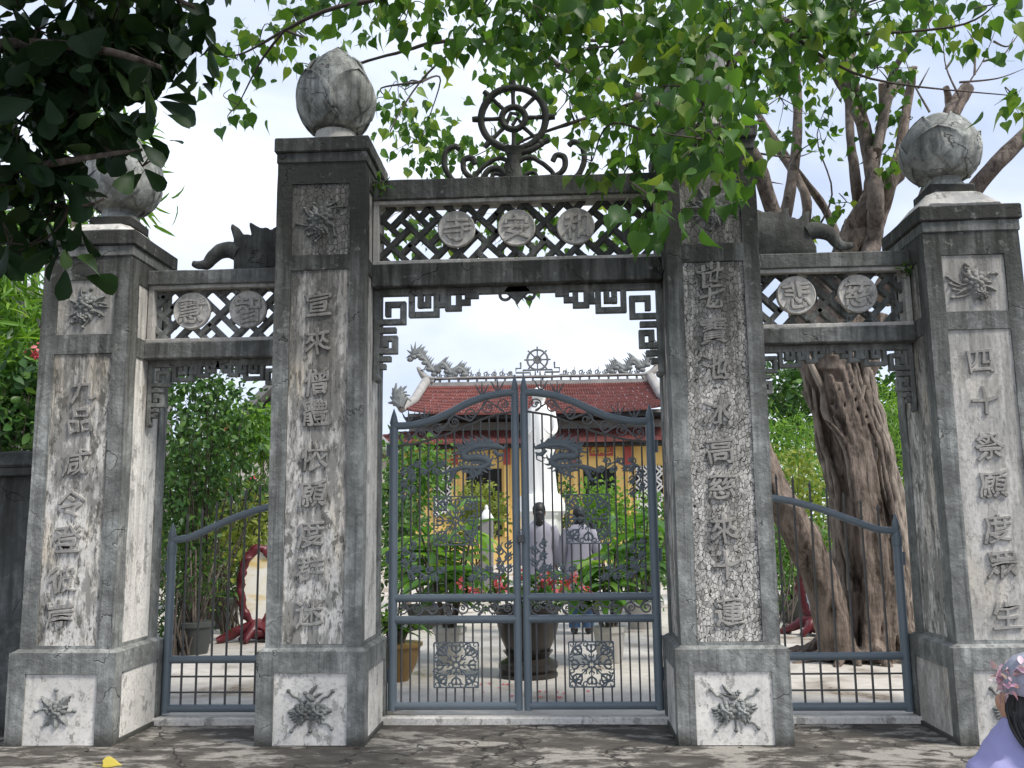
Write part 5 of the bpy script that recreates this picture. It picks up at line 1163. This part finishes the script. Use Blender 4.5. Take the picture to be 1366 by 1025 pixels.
# ------------------------------------------------------------------ statue
STW = plain('white_statue_stone', (0.74, 0.74, 0.72), 0.55, 0.06, 1.5)
YS = 16.0
sc = at(721, 640, YS); s1 = (at(722, 640, YS)-sc).length
zt = at(721, 516, YS).z; zb = at(721, 662, YS).z
st = thing('statue', 'tall white robed standing statue in front of the temple', 'statue', (sc.x, YS, 0.05))
mb = MB(); n = 40
prof = [(0, 27), (0.06, 25), (0.2, 23.5), (0.35, 23), (0.5, 23), (0.62, 22.5), (0.72, 21), (0.79, 17), (0.825, 11.5), (0.85, 8), (0.875, 10.5), (0.92, 11.5), (0.955, 10.5), (0.985, 6.5), (1.0, 1)]
for f, r in prof:
    z = zb+(zt-zb)*f
    for k in range(n):
        a = 2*PI*k/n; fold = 1+(0.06*math.sin(a*9+f*5)+0.03*math.sin(a*17-f*7))*(1 if f < 0.8 else 0.15)
        mb.v.append((sc.x+r*0.82*s1*math.cos(a)*fold, YS+r*s1*0.62*math.sin(a)*fold, z))
for i in range(len(prof)-1):
    for k in range(n): a = i*n+k; b = i*n+(k+1) % n; mb.f.append((a, b, b+n, a+n))
mb.f.append(tuple(range(n-1, -1, -1))); mb.f.append(tuple((len(prof)-1)*n+k for k in range(n)))
H = zt-zb
for s in (-1, 1): mb.tube(spline([(sc.x+s*17*s1, YS, zb+H*0.76), (sc.x+s*21*s1, YS-0.1, zb+H*0.6), (sc.x+s*14*s1, YS-0.38, zb+H*0.55), (sc.x+s*3*s1, YS-0.5, zb+H*0.63)], 5), [5*s1-0.006*i for i in range(16)], 8)
mb.ell((sc.x, YS-0.11, zb+H*0.925), (7.5*s1, 6*s1, 9*s1))
mb.build('figure', STW, st, smooth=1.2)
hem = MB().lathe([(25*s1, 0.0), (30*s1, -0.12), (33*s1, -0.3), (36*s1, -0.42), (30*s1, -0.5)], 32, (sc.x, YS, zb+0.05), 1, 0.85); hem.build('lotus_seat', STW, st, smooth=0.8)
MB().lathe([(33*s1, 0), (33*s1, 0.1), (27*s1, 0.14), (27*s1, zb-0.6), (31*s1, zb-0.5), (31*s1, zb-0.42)], 8, (sc.x, YS, 0.05)).build('pedestal', STW, st)
sm = thing('small_statue', 'little white seated statue among plants in front of the temple', 'statue', tuple(at(649, 700, 14))[:2]+(0.05,))
q = at(649, 688, 14); u = (at(650, 688, 14)-q).length
MB().lathe([(9*u, 0), (10*u, 0.04), (7*u, 0.12), (4.5*u, 0.2), (2.2*u, 0.235), (2.6*u, 0.27), (2.0*u, 0.31), (0.4*u, 0.34)], 16, (q.x, 14, q.z-0.1)).build('figure', STW, sm, smooth=1)
MB().box(q.x-0.14, q.x+0.14, 13.88, 14.12, 0.05, q.z-0.1).build('pedestal', GREYC, sm)

# ------------------------------------------------------------------ pots, planters and their plants
DURN = plain('dark_glazed_urn', (0.022, 0.018, 0.015), 0.32, 0.4, 8)
TAN = plain('ochre_glazed_pot', (0.24, 0.145, 0.045), 0.35, 0.25, 5)
PWH = plain('white_concrete_pot', (0.52, 0.50, 0.46), 0.8, 0.15, 6)
PGR = plain('dark_grey_bowl', (0.055, 0.06, 0.055), 0.6, 0.3, 8)
SOIL = plain('soil', (0.04, 0.028, 0.018), 0.95, 0.3, 20)
BURG = plain('burgundy_lacquer', (0.115, 0.012, 0.018), 0.35, 0.4, 18, bstr=0.5)
def pot(name, label, x, y, prof, mat, n=32, cat='pot', extra=None):
    p = gp(x, y); t = thing(name, label, cat, p)
    MB().lathe(prof, n, p).build('body', mat, t, smooth=0.7)
    r, z = prof[-1]; MB().lathe([(r*0.86, z-0.04), (0.01, z-0.02)], 20, p).build('soil', SOIL, t); return t, Vector(p)
ur = gp(705, 902); u_ = Vector(ur)
ut = thing('urn_planter', 'large dark round-bellied urn on a moulded foot behind the gate stile', 'planter', ur)
MB().lathe([(0.285, 0), (0.285, 0.03), (0.26, 0.05), (0.29, 0.09), (0.285, 0.13), (0.235, 0.155), (0.20, 0.18), (0.245, 0.24)], 36, ur).build('foot', DURN, ut, smooth=0.7)
MB().lathe([(0.17, 0.18), (0.21, 0.24), (0.28, 0.40), (0.305, 0.52), (0.30, 0.60), (0.325, 0.62), (0.325, 0.655), (0.28, 0.655), (0.27, 0.60)], 36, ur).build('belly', DURN, ut, smooth=0.7)
MB().lathe([(0.272, 0.61), (0.01, 0.625)], 24, ur).build('soil', SOIL, ut)
W0 = [(0.115, 0), (0.13, 0.02), (0.165, 0.31), (0.185, 0.32), (0.185, 0.37), (0.16, 0.37)]
p1, v1 = pot('square_pot', 'white concrete pot with a broad-leaved plant left of the urn', 600, 884, W0, PWH, 8)
p2, v2 = pot('square_pot', 'white concrete pot with a broad-leaved plant right of the urn', 814, 884, W0, PWH, 8)
p3, v3 = pot('bowl_pot', 'ochre glazed bowl pot beside the left gate post', 528, 908, [(0.12, 0), (0.13, 0.02), (0.20, 0.16), (0.235, 0.31), (0.255, 0.32), (0.255, 0.345), (0.22, 0.345)], TAN)
p4, v4 = pot('bonsai_bowl', 'dark grey bonsai bowl near the leaning banyan trunk', 1066, 828, [(0.24, 0), (0.25, 0.02), (0.36, 0.26), (0.40, 0.27), (0.40, 0.31), (0.36, 0.31)], PGR)
p5, v5 = pot('garden_pot', 'dark pot under the shrubs, front one by the left side gate', 258, 872, [(0.16, 0), (0.21, 0.3), (0.23, 0.31), (0.23, 0.36), (0.2, 0.36)], PGR)
p6, v6 = pot('garden_pot', 'dark pot under the shrubs, rear one nearer the oval screen', 292, 838, [(0.17, 0), (0.24, 0.36), (0.26, 0.37), (0.26, 0.42), (0.22, 0.42)], PGR)
p7, v7 = pot('garden_pot', 'wide green-grey pot standing beyond the left white pot', 570, 838, [(0.20, 0), (0.30, 0.26), (0.33, 0.27), (0.33, 0.32), (0.29, 0.32)], PGR)
p8, v8 = pot('garden_pot', 'pale pot standing beyond the right white pot', 858, 838, [(0.18, 0), (0.27, 0.30), (0.30, 0.31), (0.30, 0.36), (0.26, 0.36)], PWH)
def strap_plant(label, base, z0, n, L, hgt, spread, mat, kind='strap', stems=5, name='potted_plant'):
    t = thing(name, label, 'plant', tuple(base+Vector((0, 0, z0)))); mb = MB(); P = []; D = []; Nn = []; S = []
    for i in range(stems):
        a = 2*PI*i/stems+random.uniform(-0.4, 0.4); e = base+Vector((math.cos(a)*spread*random.uniform(0.2, 1), math.sin(a)*spread*random.uniform(0.2, 1), z0+hgt*random.uniform(0.45, 1)))
        b0 = base+Vector((math.cos(a)*0.05, math.sin(a)*0.05, z0-0.03)); Q = spline([b0, b0.lerp(e, 0.5)+Vector((0, 0, 0.05)), e], 5)
        mb.tube(Q, [0.018*(1-0.05*k) for k in range(11)], 6)
        for k in range(n//stems):
            q = Q[random.randint(4, 10)]; aa = random.uniform(0, 2*PI); up = random.uniform(-0.1, 0.9)
            P.append(q); D.append((math.cos(aa), math.sin(aa), up)); Nn.append((-math.cos(aa)*up*0.8, -math.sin(aa)*up*0.8, 1)); S.append(L*random.uniform(0.65, 1.1))
    mb.build('stems', BARKG, t, smooth=1.2)
    stuff(link('leaves', leaf_mesh('leaves', kind, np.array([tuple(p) for p in P]), np.array(D), np.array(Nn), np.array(S)), mat, t)); return t
strap_plant('tall broad-leaved plant growing from the left white pot', v1, 0.35, 100, 0.44, 1.15, 0.60, SHR['broad'], stems=9)
strap_plant('tall broad-leaved plant growing from the right white pot', v2, 0.35, 84, 0.42, 1.0, 0.55, SHR['broad'], stems=8)
strap_plant('spiky narrow-leaved plant in the ochre bowl pot', v3, 0.33, 70, 0.30, 0.35, 0.2, SHR['mid'], 'lance', 7)
strap_plant('big-leaved plant in the pot beyond the left white pot', v7, 0.3, 90, 0.55, 1.5, 0.7, SHR['lime'], stems=8)
strap_plant('big-leaved plant in the pale pot beyond the right white pot', v8, 0.33, 90, 0.5, 1.35, 0.6, SHR['broad'], stems=8)
strap_plant('thin straggly plant in the front dark pot by the left side gate', v5, 0.33, 60, 0.2, 0.9, 0.35, SHR['dark'], 'lance', 8)
strap_plant('thin straggly plant in the rear dark pot by the oval screen', v6, 0.38, 60, 0.2, 0.9, 0.35, SHR['mid'], 'lance', 8)
cm = thing('flowering_plant', 'pink-red flowering thorny plant overflowing the dark urn', 'plant', tuple(u_+Vector((0, 0, 0.6))))
cb = [((u_.x+dx, u_.y+dy, 0.84+dz), (0.17, 0.15, 0.12), n_) for dx, dy, dz, n_ in ((-0.2, 0, 0, 90), (0.15, 0, 0.05, 110), (0.35, 0.05, 0, 70), (-0.4, 0.05, -0.02, 60), (0, -0.05, 0.06, 80))]
twigs(cm, cb, [u_+Vector((0, 0, 0.6))], TWIG, 0.012, 6, 'stems'); foliage(cm, 'oval', SHR['mid'], cb, 0.075, 6, 0.1, 0.1)
fb = [B(x, y, u_.y-0.12, 5, 4, 14) for x, y in ((664, 776), (672, 787), (640, 786), (720, 782), (740, 768), (764, 776), (768, 770), (742, 789), (758, 781), (782, 788), (690, 774), (725, 772), (615, 780), (628, 789), (700, 790), (665, 768), (690, 765))]
foliage(cm, 'oval', PINK, fb, 0.045, 14, 0.04, 0.0, 1.5, name='flowers')
bz = thing('bonsai', 'small green bonsai with pale roots in the dark bowl', 'plant', tuple(v4+Vector((0, 0, 0.3))))
m = MB(); m.tube(spline([v4+Vector((0, 0, 0.27)), v4+Vector((0.03, 0, 0.5)), v4+Vector((-0.03, 0, 0.8)), v4+Vector((0.02, 0, 1.1))], 5), [0.07-0.003*i for i in range(16)], 8)
for a in np.linspace(0, 5, 6): m.tube([v4+Vector((0, 0, 0.5)), v4+Vector((0.09*math.cos(a), 0.09*math.sin(a), 0.38)), v4+Vector((0.13*math.cos(a), 0.13*math.sin(a), 0.27))], 0.02, 6)
m.build('trunk', BARKG, bz, smooth=1.2); foliage(bz, 'tiny', SHR['mid'], [((v4.x, v4.y, 1.3), (0.4, 0.35, 0.3), 900), ((v4.x-0.1, v4.y, 0.95), (0.35, 0.3, 0.18), 400)], 0.07)
# fallen petals and leaf
pt = MB()
for i in range(16):
    p = gp(random.uniform(640, 790), random.uniform(908, 932)); o = MB().add([(p[0]-0.02, p[1], 0.056), (p[0], p[1]-0.015, 0.054), (p[0]+0.02, p[1], 0.058), (p[0], p[1]+0.018, 0.062)], [(0, 1, 2, 3)])
    mm = MB(); mm.add([(p[0]-0.02, p[1], 0.056), (p[0], p[1]-0.015, 0.054), (p[0]+0.02, p[1], 0.058), (p[0], p[1]+0.018, 0.062)], [(0, 1, 2, 3)])
    tag(mm.build('fallen_petal', PINK), 'tiny fallen pink petal on the wet paving before the urn', 'petal', 'petals fallen around the urn')
YLF = leafmat('yellow_fallen_leaf', (0.5, 0.40, 0.06), (0.55, 0.45, 0.08), (0.6, 0.5, 0.1), 0.2)
q = atz(146, 1019, 0.02); lf = link('fallen_leaf', leaf_mesh('fallen_leaf', 'bodhi', np.array([[q.x-0.04, q.y, 0.015]]), np.array([[0.8, 0.3, 0.05]]), np.array([[0.1, -0.5, 1.0]]), np.array([0.11])), YLF)
for i in range(34):
    qx, qy = random.uniform(-3.3, 3.1), random.choice([random.uniform(-1.3, -0.15), random.uniform(-0.12, -0.02)]); o = link('fallen_leaf', leaf_mesh('fallen_leaf', 'oval', np.array([[qx, qy, 0.012]]), np.array([[math.cos(i*2.3), math.sin(i*2.3), 0.04]]), np.array([[0.1, 0.1, 1.0]]), np.array([random.uniform(0.03, 0.06)])), TWIG)
    tag(o, 'small dry brown leaf scrap lying on the dark pavement', 'leaf', 'dry leaf scraps on the pavement')
tag(lf, 'single yellow fallen leaf on the dark pavement at the lower left', 'leaf')

# ------------------------------------------------------------------ oval picture screens
def paint(name, a, b, c):
    m, nt, out = newmat(name); p = pos(nt); n1 = noi(nt, p, 4.5, 6, 0.6, 1.5); n2 = noi(nt, mapv(nt, p, (1, 1, 3)), 3, 4)
    col = mixc(nt, ramp(nt, n1, [(0.40, 0), (0.62, 1)]), a, b); col = mixc(nt, ramp(nt, n2, [(0.50, 0), (0.74, 0.8)]), col, c)
    finish(nt, out, col, 0.35); return m
def oval(label, x, ybot, ytop, wpx, Yrot, pm):
    b = gp(x, ybot); Y = b[1]; zt = at(x, ytop, Y).z; c = Vector((b[0], Y, (zt+0.25)/2+0.03)); rz = (zt-0.22)/2; s = (at(x+1, 800, Y)-at(x, 800, Y)).length; rx = wpx*s
    t = thing('oval_screen', label, 'screen', b); R = Matrix.Rotation(Yrot, 4, 'Z')
    def P(u, v, w): q = R @ Vector((u, w, v)); return (c.x+q.x, c.y+q.y, c.z+q.z)
    n = 40; m = MB(); m.tube([P(rx*math.cos(a), rz*math.sin(a), 0) for a in np.linspace(0, 2*PI, n+1)], 0.055, 10); m.build('carved_frame', BURG, t, smooth=1.2, amp=0.03, nsc=14, cut=0.05)
    m = MB(); m.add([P(rx*0.96*math.cos(a), rz*0.96*math.sin(a), w) for w in (-0.02, 0.02) for a in np.linspace(0, 2*PI, n+1)[:-1]], [tuple(range(n)), tuple(range(2*n-1, n-1, -1))]); m.build('painted_panel', pm, t)
    m = MB()
    for a, L in ((-0.5, 0.5), (0.3, 0.35), (1.2, 0.3), (2.2, 0.35), (3.2, 0.5), (4.3, 0.4), (5.2, 0.4)): m.tube(spline([P(0, -rz, 0), P(0.5*L*math.cos(a), -rz-0.07, 0.4*L*math.sin(a)), P(L*math.cos(a), -rz-0.19, L*0.7*math.sin(a))], 4), [0.08-0.005*i for i in range(9)], 8)
    m.ell(P(0, -rz-0.1, 0), (0.22, 0.16, 0.08)); m.build('root_base', BURG, t, smooth=1.2, amp=0.03, nsc=8)
oval('burgundy carved oval screen with a white and yellow painted scene, left of the gate', 343, 856, 736, 22, 0.35, paint('painted_scene_warm', (0.78, 0.74, 0.62), (0.80, 0.78, 0.72), (0.66, 0.45, 0.10)))
oval('burgundy carved oval screen with a pale blue painted scene, behind the leaning banyan trunk', 1094, 848, 752, 22, -0.5, paint('painted_scene_cool', (0.62, 0.72, 0.78), (0.80, 0.82, 0.82), (0.35, 0.5, 0.6)))

# ------------------------------------------------------------------ people
SKIN = plain('skin', (0.50, 0.27, 0.17), 0.5, 0.08, 6); HAIR = plain('black_hair', (0.010, 0.009, 0.009), 0.5, 0.4, 40)
GRY = plain('grey_robe', (0.33, 0.32, 0.37), 0.85, 0.1, 5); JEAN = plain('blue_jeans', (0.06, 0.12, 0.22), 0.85, 0.2, 9)
LAV = plain('lavender_robe', (0.30, 0.29, 0.50), 0.85, 0.06, 4); SHOE = plain('dark_shoe', (0.03, 0.03, 0.03), 0.6, 0.2)
BAND = plain('white_band', (0.7, 0.7, 0.7), 0.7, 0.1)
def loft(mb, rings, n=28, fold=0.0, k=9):
    "rings: (centre, rx, ry)"
    o = len(mb.v)
    for i, (c, rx, ry) in enumerate(rings):
        for j in range(n):
            a = 2*PI*j/n; f = 1+fold*math.sin(a*k+i*0.5)*(0.6+0.4*math.sin(a*3)); mb.v.append((c[0]+rx*f*math.cos(a), c[1]+ry*f*math.sin(a), c[2]))
    for i in range(len(rings)-1):
        for j in range(n): a = o+i*n+j; b = o+i*n+(j+1) % n; mb.f.append((a, b, b+n, a+n))
    mb.f.append(tuple(o+j for j in range(n-1, -1, -1))); mb.f.append(tuple(o+(len(rings)-1)*n+j for j in range(n)))
def hand(mb, w, d, side, s=1.0):
    d = Vector(d).normalized(); u = d.cross(Vector((0, 1, 0))).normalized(); w = Vector(w)
    mb.tube([w, w+d*0.04*s, w+d*0.085*s], [0.026*s, 0.034*s, 0.030*s], 8, 0.8)
    for k, L in enumerate((0.065, 0.075, 0.07, 0.055)):
        b = w+d*0.08*s+u*(k-1.5)*0.017*s; mb.tube([b, b+d*L*0.5*s+Vector((0, -0.006, 0)), b+d*L*s+Vector((0, -0.022*s, 0))], [0.0095*s, 0.0085*s, 0.0065*s], 6)
    b = w+d*0.03*s-u*0.028*side*s; mb.tube([b, b-u*0.02*side*s+d*0.03*s, b-u*0.022*side*s+d*0.055*s], [0.011*s, 0.010*s, 0.007*s], 6)
def head(mb, c, s=1.0, R=None):
    R = R or Matrix.Identity(3); c = Vector(c); E = lambda o, r, n=12, m=8: mb.ell(c+(R @ Vector(o))*s, tuple(q*s for q in r), n, m, R)
    E((0, 0, 0), (0.075, 0.095, 0.115), 16, 12); E((0, 0.045, -0.045), (0.055, 0.06, 0.07)); E((0, 0.105, -0.02), (0.014, 0.02, 0.03))
    for q in (-1, 1): E((q*0.077, -0.005, -0.015), (0.012, 0.022, 0.034)); E((q*0.032, 0.085, 0.005), (0.016, 0.012, 0.010))
    E((0, 0.095, -0.065), (0.024, 0.012, 0.010))
def stander(label, px, yfeet, H, bun, lean, arm):
    b = gp(px, yfeet); B0 = Vector(b); t = thing('person', label, 'person', b); s = H/1.65
    V = lambda x, y, z: B0+Vector((x, y, z))*s
    mb = MB()
    for q in (-1, 1):
        mb.tube(spline([V(q*0.085, 0, 0.88), V(q*0.09, 0.01, 0.48), V(q*0.09, -0.02, 0.08)], 5), [0.085*s, 0.082*s, 0.078*s, 0.072*s, 0.066*s, 0.060*s, 0.058*s, 0.058*s, 0.050*s, 0.042*s, 0.040*s], 10)
        mb.ell(V(q*0.095, 0.05, 0.045), (0.042*s, 0.11*s, 0.045*s))
        sh = V(q*0.175, 0, 1.34); el = V(q*(0.235+arm), 0.02, 1.08); wr = V(q*(0.20+arm*0.5), 0.12, 0.86)
        mb.tube([sh, sh.lerp(el, 0.5), el, el.lerp(wr, 0.5), wr], [0.052*s, 0.045*s, 0.038*s, 0.034*s, 0.026*s], 8); hand(mb, wr, (0, 0.35, -1), q, s)
    rings = [(V(0, 0, 0.84), 0.15*s, 0.11*s), (V(0, 0, 0.95), 0.155*s, 0.115*s), (V(0, 0, 1.08), 0.125*s, 0.095*s), (V(0, 0, 1.25), 0.15*s, 0.105*s), (V(0, 0, 1.36), 0.15*s, 0.085*s), (V(0, 0, 1.41), 0.06*s, 0.06*s), (V(0, lean, 1.47), 0.048*s, 0.05*s)]
    loft(mb, rings, 16); hc = V(0, lean+0.015, 1.545); head(mb, tuple(hc), s)
    remeshed(mb, 'body', SKIN, t, 0.014, 2)
    h = MB(); h.ell(hc+Vector((0, -0.014, 0.018))*s, (0.088*s, 0.098*s, 0.112*s), 16, 12)
    if bun:
        h.ell(hc+Vector((0, -0.085, -0.05))*s, (0.060*s, 0.05*s, 0.075*s)); h.tube([hc+Vector((0, -0.09, -0.06))*s, hc+Vector((0, -0.12, -0.16))*s, hc+Vector((0, -0.10, -0.26))*s], [0.05*s, 0.05*s, 0.012*s], 10)
        MB().tube([hc+Vector((0.040*math.cos(a), -0.115+0.03*math.sin(a), -0.115))*s for a in np.linspace(0, 2*PI, 14)], 0.008*s, 6).build('hair_band', BAND, t, smooth=1)
    else:
        h.ell(hc+Vector((0, -0.06, -0.075))*s, (0.078*s, 0.055*s, 0.09*s))
    h.build('hair', HAIR, t, smooth=1.5, amp=0.006, nsc=12)
    r = MB(); loft(r, [(V(0, 0, 0.40), 0.27*s, 0.20*s), (V(0, 0, 0.6), 0.235*s, 0.18*s), (V(0, 0, 0.85), 0.195*s, 0.155*s), (V(0, 0, 1.08), 0.165*s, 0.13*s), (V(0, 0, 1.26), 0.185*s, 0.13*s), (V(0, 0, 1.36), 0.175*s, 0.115*s), (V(0, 0, 1.405), 0.10*s, 0.085*s), (V(0, lean*0.5, 1.44), 0.062*s, 0.064*s)], 40, 0.035)
    for q in (-1, 1):
        sh = V(q*0.155, 0, 1.355); el = V(q*(0.24+arm), 0.01, 1.07); wr = V(q*(0.21+arm*0.5), 0.10, 0.90)
        r.tube([sh, sh.lerp(el, 0.3), el, wr], [0.068*s, 0.072*s, 0.075*s, 0.09*s], 12)
    r.build('robe', GRY, t, smooth=1.5, amp=0.012, nsc=7)
    for q in (-1, 1):
        MB().tube([V(q*0.088, 0, 0.82), V(q*0.09, 0.01, 0.45), V(q*0.09, -0.01, 0.085)], [0.10*s, 0.085*s, 0.075*s], 12).build('trouser_leg', JEAN, t, smooth=1)
        MB().ell(V(q*0.095, 0.05, 0.048), (0.05*s, 0.125*s, 0.052*s)).build('shoe', SHOE, t, smooth=2)
    return t
stander('person in grey robe seen from behind, black hair tied with a white band', 722, 846, 1.72, True, 0.02, 0.0)
stander('person in grey robe and blue jeans, right of the one with white hair band', 776, 846, 1.66, False, 0.03, 0.0)

# kneeling person close to the camera at the lower right
FY = -3.35
hc = at(1386, 934, FY); kb = Vector((hc.x-0.01, FY, 0.0)); k = thing('person', 'person in lavender robe with long black hair and silvery flowered cap, nearest the camera', 'person', tuple(kb))
V = lambda x, y, z: Vector((kb.x+x, kb.y+y, z))
zh = hc.z
mb = MB(); loft(mb, [(V(0, -0.02, 0.12), 0.18, 0.15), (V(0, -0.02, 0.25), 0.17, 0.14), (V(0, 0, zh-0.46), 0.135, 0.10), (V(0, 0, zh-0.30), 0.16, 0.11), (V(0, 0, zh-0.19), 0.16, 0.09), (V(0, 0, zh-0.14), 0.06, 0.06), (V(-0.01, 0.01, zh-0.08), 0.05, 0.05)], 16)
HR = Matrix.Rotation(math.radians(52), 3, 'Z'); head(mb, (hc.x-0.01, FY+0.01, zh), 1.0, HR)
for q in (-1, 1):
    mb.tube(spline([V(q*0.10, 0.0, 0.16), V(q*0.14, 0.28, 0.15), V(q*0.15, 0.40, 0.09)], 4), [0.10]*4+[0.085]*5, 10); mb.tube(spline([V(q*0.15, 0.40, 0.08), V(q*0.14, 0.15, 0.06), V(q*0.12, -0.12, 0.06)], 4), [0.07-0.003*i for i in range(9)], 10)
    sh = V(q*0.15, 0, zh-0.22); el = V(q*0.195, 0.05, zh-0.47); wr = V(q*0.13, 0.22, zh-0.52); mb.tube([sh, sh.lerp(el, 0.5), el, el.lerp(wr, 0.5), wr], [0.055, 0.048, 0.04, 0.036, 0.027], 8); hand(mb, wr, (0, 1, -0.3), q)
remeshed(mb, 'body', SKIN, k, 0.012, 2)
r = MB(); loft(r, [(V(0, 0.06, 0.0), 0.36, 0.46), (V(0, 0.05, 0.12), 0.34, 0.42), (V(0, 0.02, 0.24), 0.27, 0.27), (V(0, 0, zh-0.46), 0.23, 0.18), (V(0, 0, zh-0.30), 0.235, 0.17), (V(0, 0, zh-0.21), 0.215, 0.155), (V(0, 0, zh-0.15), 0.175, 0.135), (V(0, 0, zh-0.10), 0.135, 0.112), (V(0, 0.0, zh-0.055), 0.105, 0.095)], 56, 0.025, 8)
for q in (-1, 1):
    sh = V(q*0.14, 0, zh-0.23); el = V(q*0.25, 0.05, zh-0.48); wr = V(q*0.16, 0.22, zh-0.52); P = spline([sh, sh.lerp(el, 0.5)+Vector((q*0.02, 0, 0)), el, wr], 6)
    r.tube(P, [0.078+0.010*math.sin(i*1.1)+0.002*i for i in range(len(P))], 16)
    for i in range(7):                            # gathered folds running down from collar and shoulder
        x0 = q*(0.03+0.026*i); r.tube(spline([V(x0*0.9, -0.100+0.004*i, zh-0.09-0.014*i), V(x0*1.25+q*0.01, -0.138+0.004*i, zh-0.18-0.01*i), V(x0*1.5+q*0.025*math.sin(i*2), -0.158+0.006*i, zh-0.30), V(x0*1.45, -0.168, zh-0.52)], 5), [0.010+0.016*min(1, j/8) for j in range(16)], 8)
for i in range(4): r.tube(spline([V(-0.215+0.02*i, -0.06, zh-0.21-0.035*i), V(-0.12, -0.148, zh-0.20-0.04*i), V(0.0, -0.160, zh-0.25-0.05*i), V(0.12, -0.15, zh-0.22-0.05*i)], 5), [0.010+0.014*math.sin(PI*j/15) for j in range(16)], 8)
remeshed(r, 'robe', LAV, k, 0.008, 1, 0.010, 11.0)
h = MB(); h.ell(Vector((hc.x, FY, zh+0.012))+HR @ Vector((0, -0.022, 0)), (0.096, 0.108, 0.116), 20, 14, HR); strands = MB(); rr = random.Random(3)
for i in range(220):
    a = rr.uniform(PI*0.74, PI*2.26); q = HR @ Vector((0.100*math.cos(a), 0.112*math.sin(a), 0)); x, y = q.x, q.y
    strands.tube(spline([(hc.x+x*0.8, FY+y*0.85, zh+0.07), (hc.x+x*1.04, FY+y*1.06, zh-0.03), (hc.x+x*1.0+rr.uniform(-.015, .015), FY+min(y, 0)-0.05-0.06*rr.random(), zh-0.11), (hc.x+x*0.7+0.02+rr.uniform(-.02, .03), FY-0.185-rr.uniform(0, .03), zh-0.20-rr.uniform(0, .06))], 4), [0.006, 0.007, 0.007, 0.007, 0.007, 0.007, 0.007, 0.007, 0.007, 0.006, 0.005, 0.003, 0.001], 5)
ho = h.build('hair', HAIR, k, smooth=2); strands.build('hair_strands', HAIR, ho, smooth=1.5)
SILV = plain('silver_cap_cloth', (0.36, 0.38, 0.45), 0.35, 0.55, 60, bstr=0.6)
cp = MB(); prof = [(0.112, 0.0), (0.114, 0.035), (0.104, 0.075), (0.075, 0.112), (0.03, 0.128), (0.002, 0.13)]; cp.lathe(prof, 24, (hc.x+0.005, FY-0.005, zh+0.025), 1, 1.1)
co = cp.build('cap', SILV, k, smooth=1.2, amp=0.008, nsc=14)
foliage(co, 'oval', leafmat('cap_flower', (0.62, 0.35, 0.45), (0.7, 0.6, 0.68), (0.75, 0.3, 0.45), 0.2), [((hc.x+0.112*math.cos(a), FY+0.12*math.sin(a), zh+z), (0.02, 0.02, 0.02), 9) for a, z in [(2.4+0.34*i, 0.04+0.02*(i % 3)) for i in range(12)]+[(3.0+0.5*i, 0.095) for i in range(6)]], 0.030, 9, 0.02, 0.0, 1.5, name='flower_trim')
m = MB(); m.tube(spline([(hc.x-0.06, FY-0.115, zh+0.05), (hc.x-0.065, FY-0.135, zh-0.06), (hc.x-0.03, FY-0.15, zh-0.2)], 5), 0.004, 5); m.build('cap_ribbon', SILV, co)
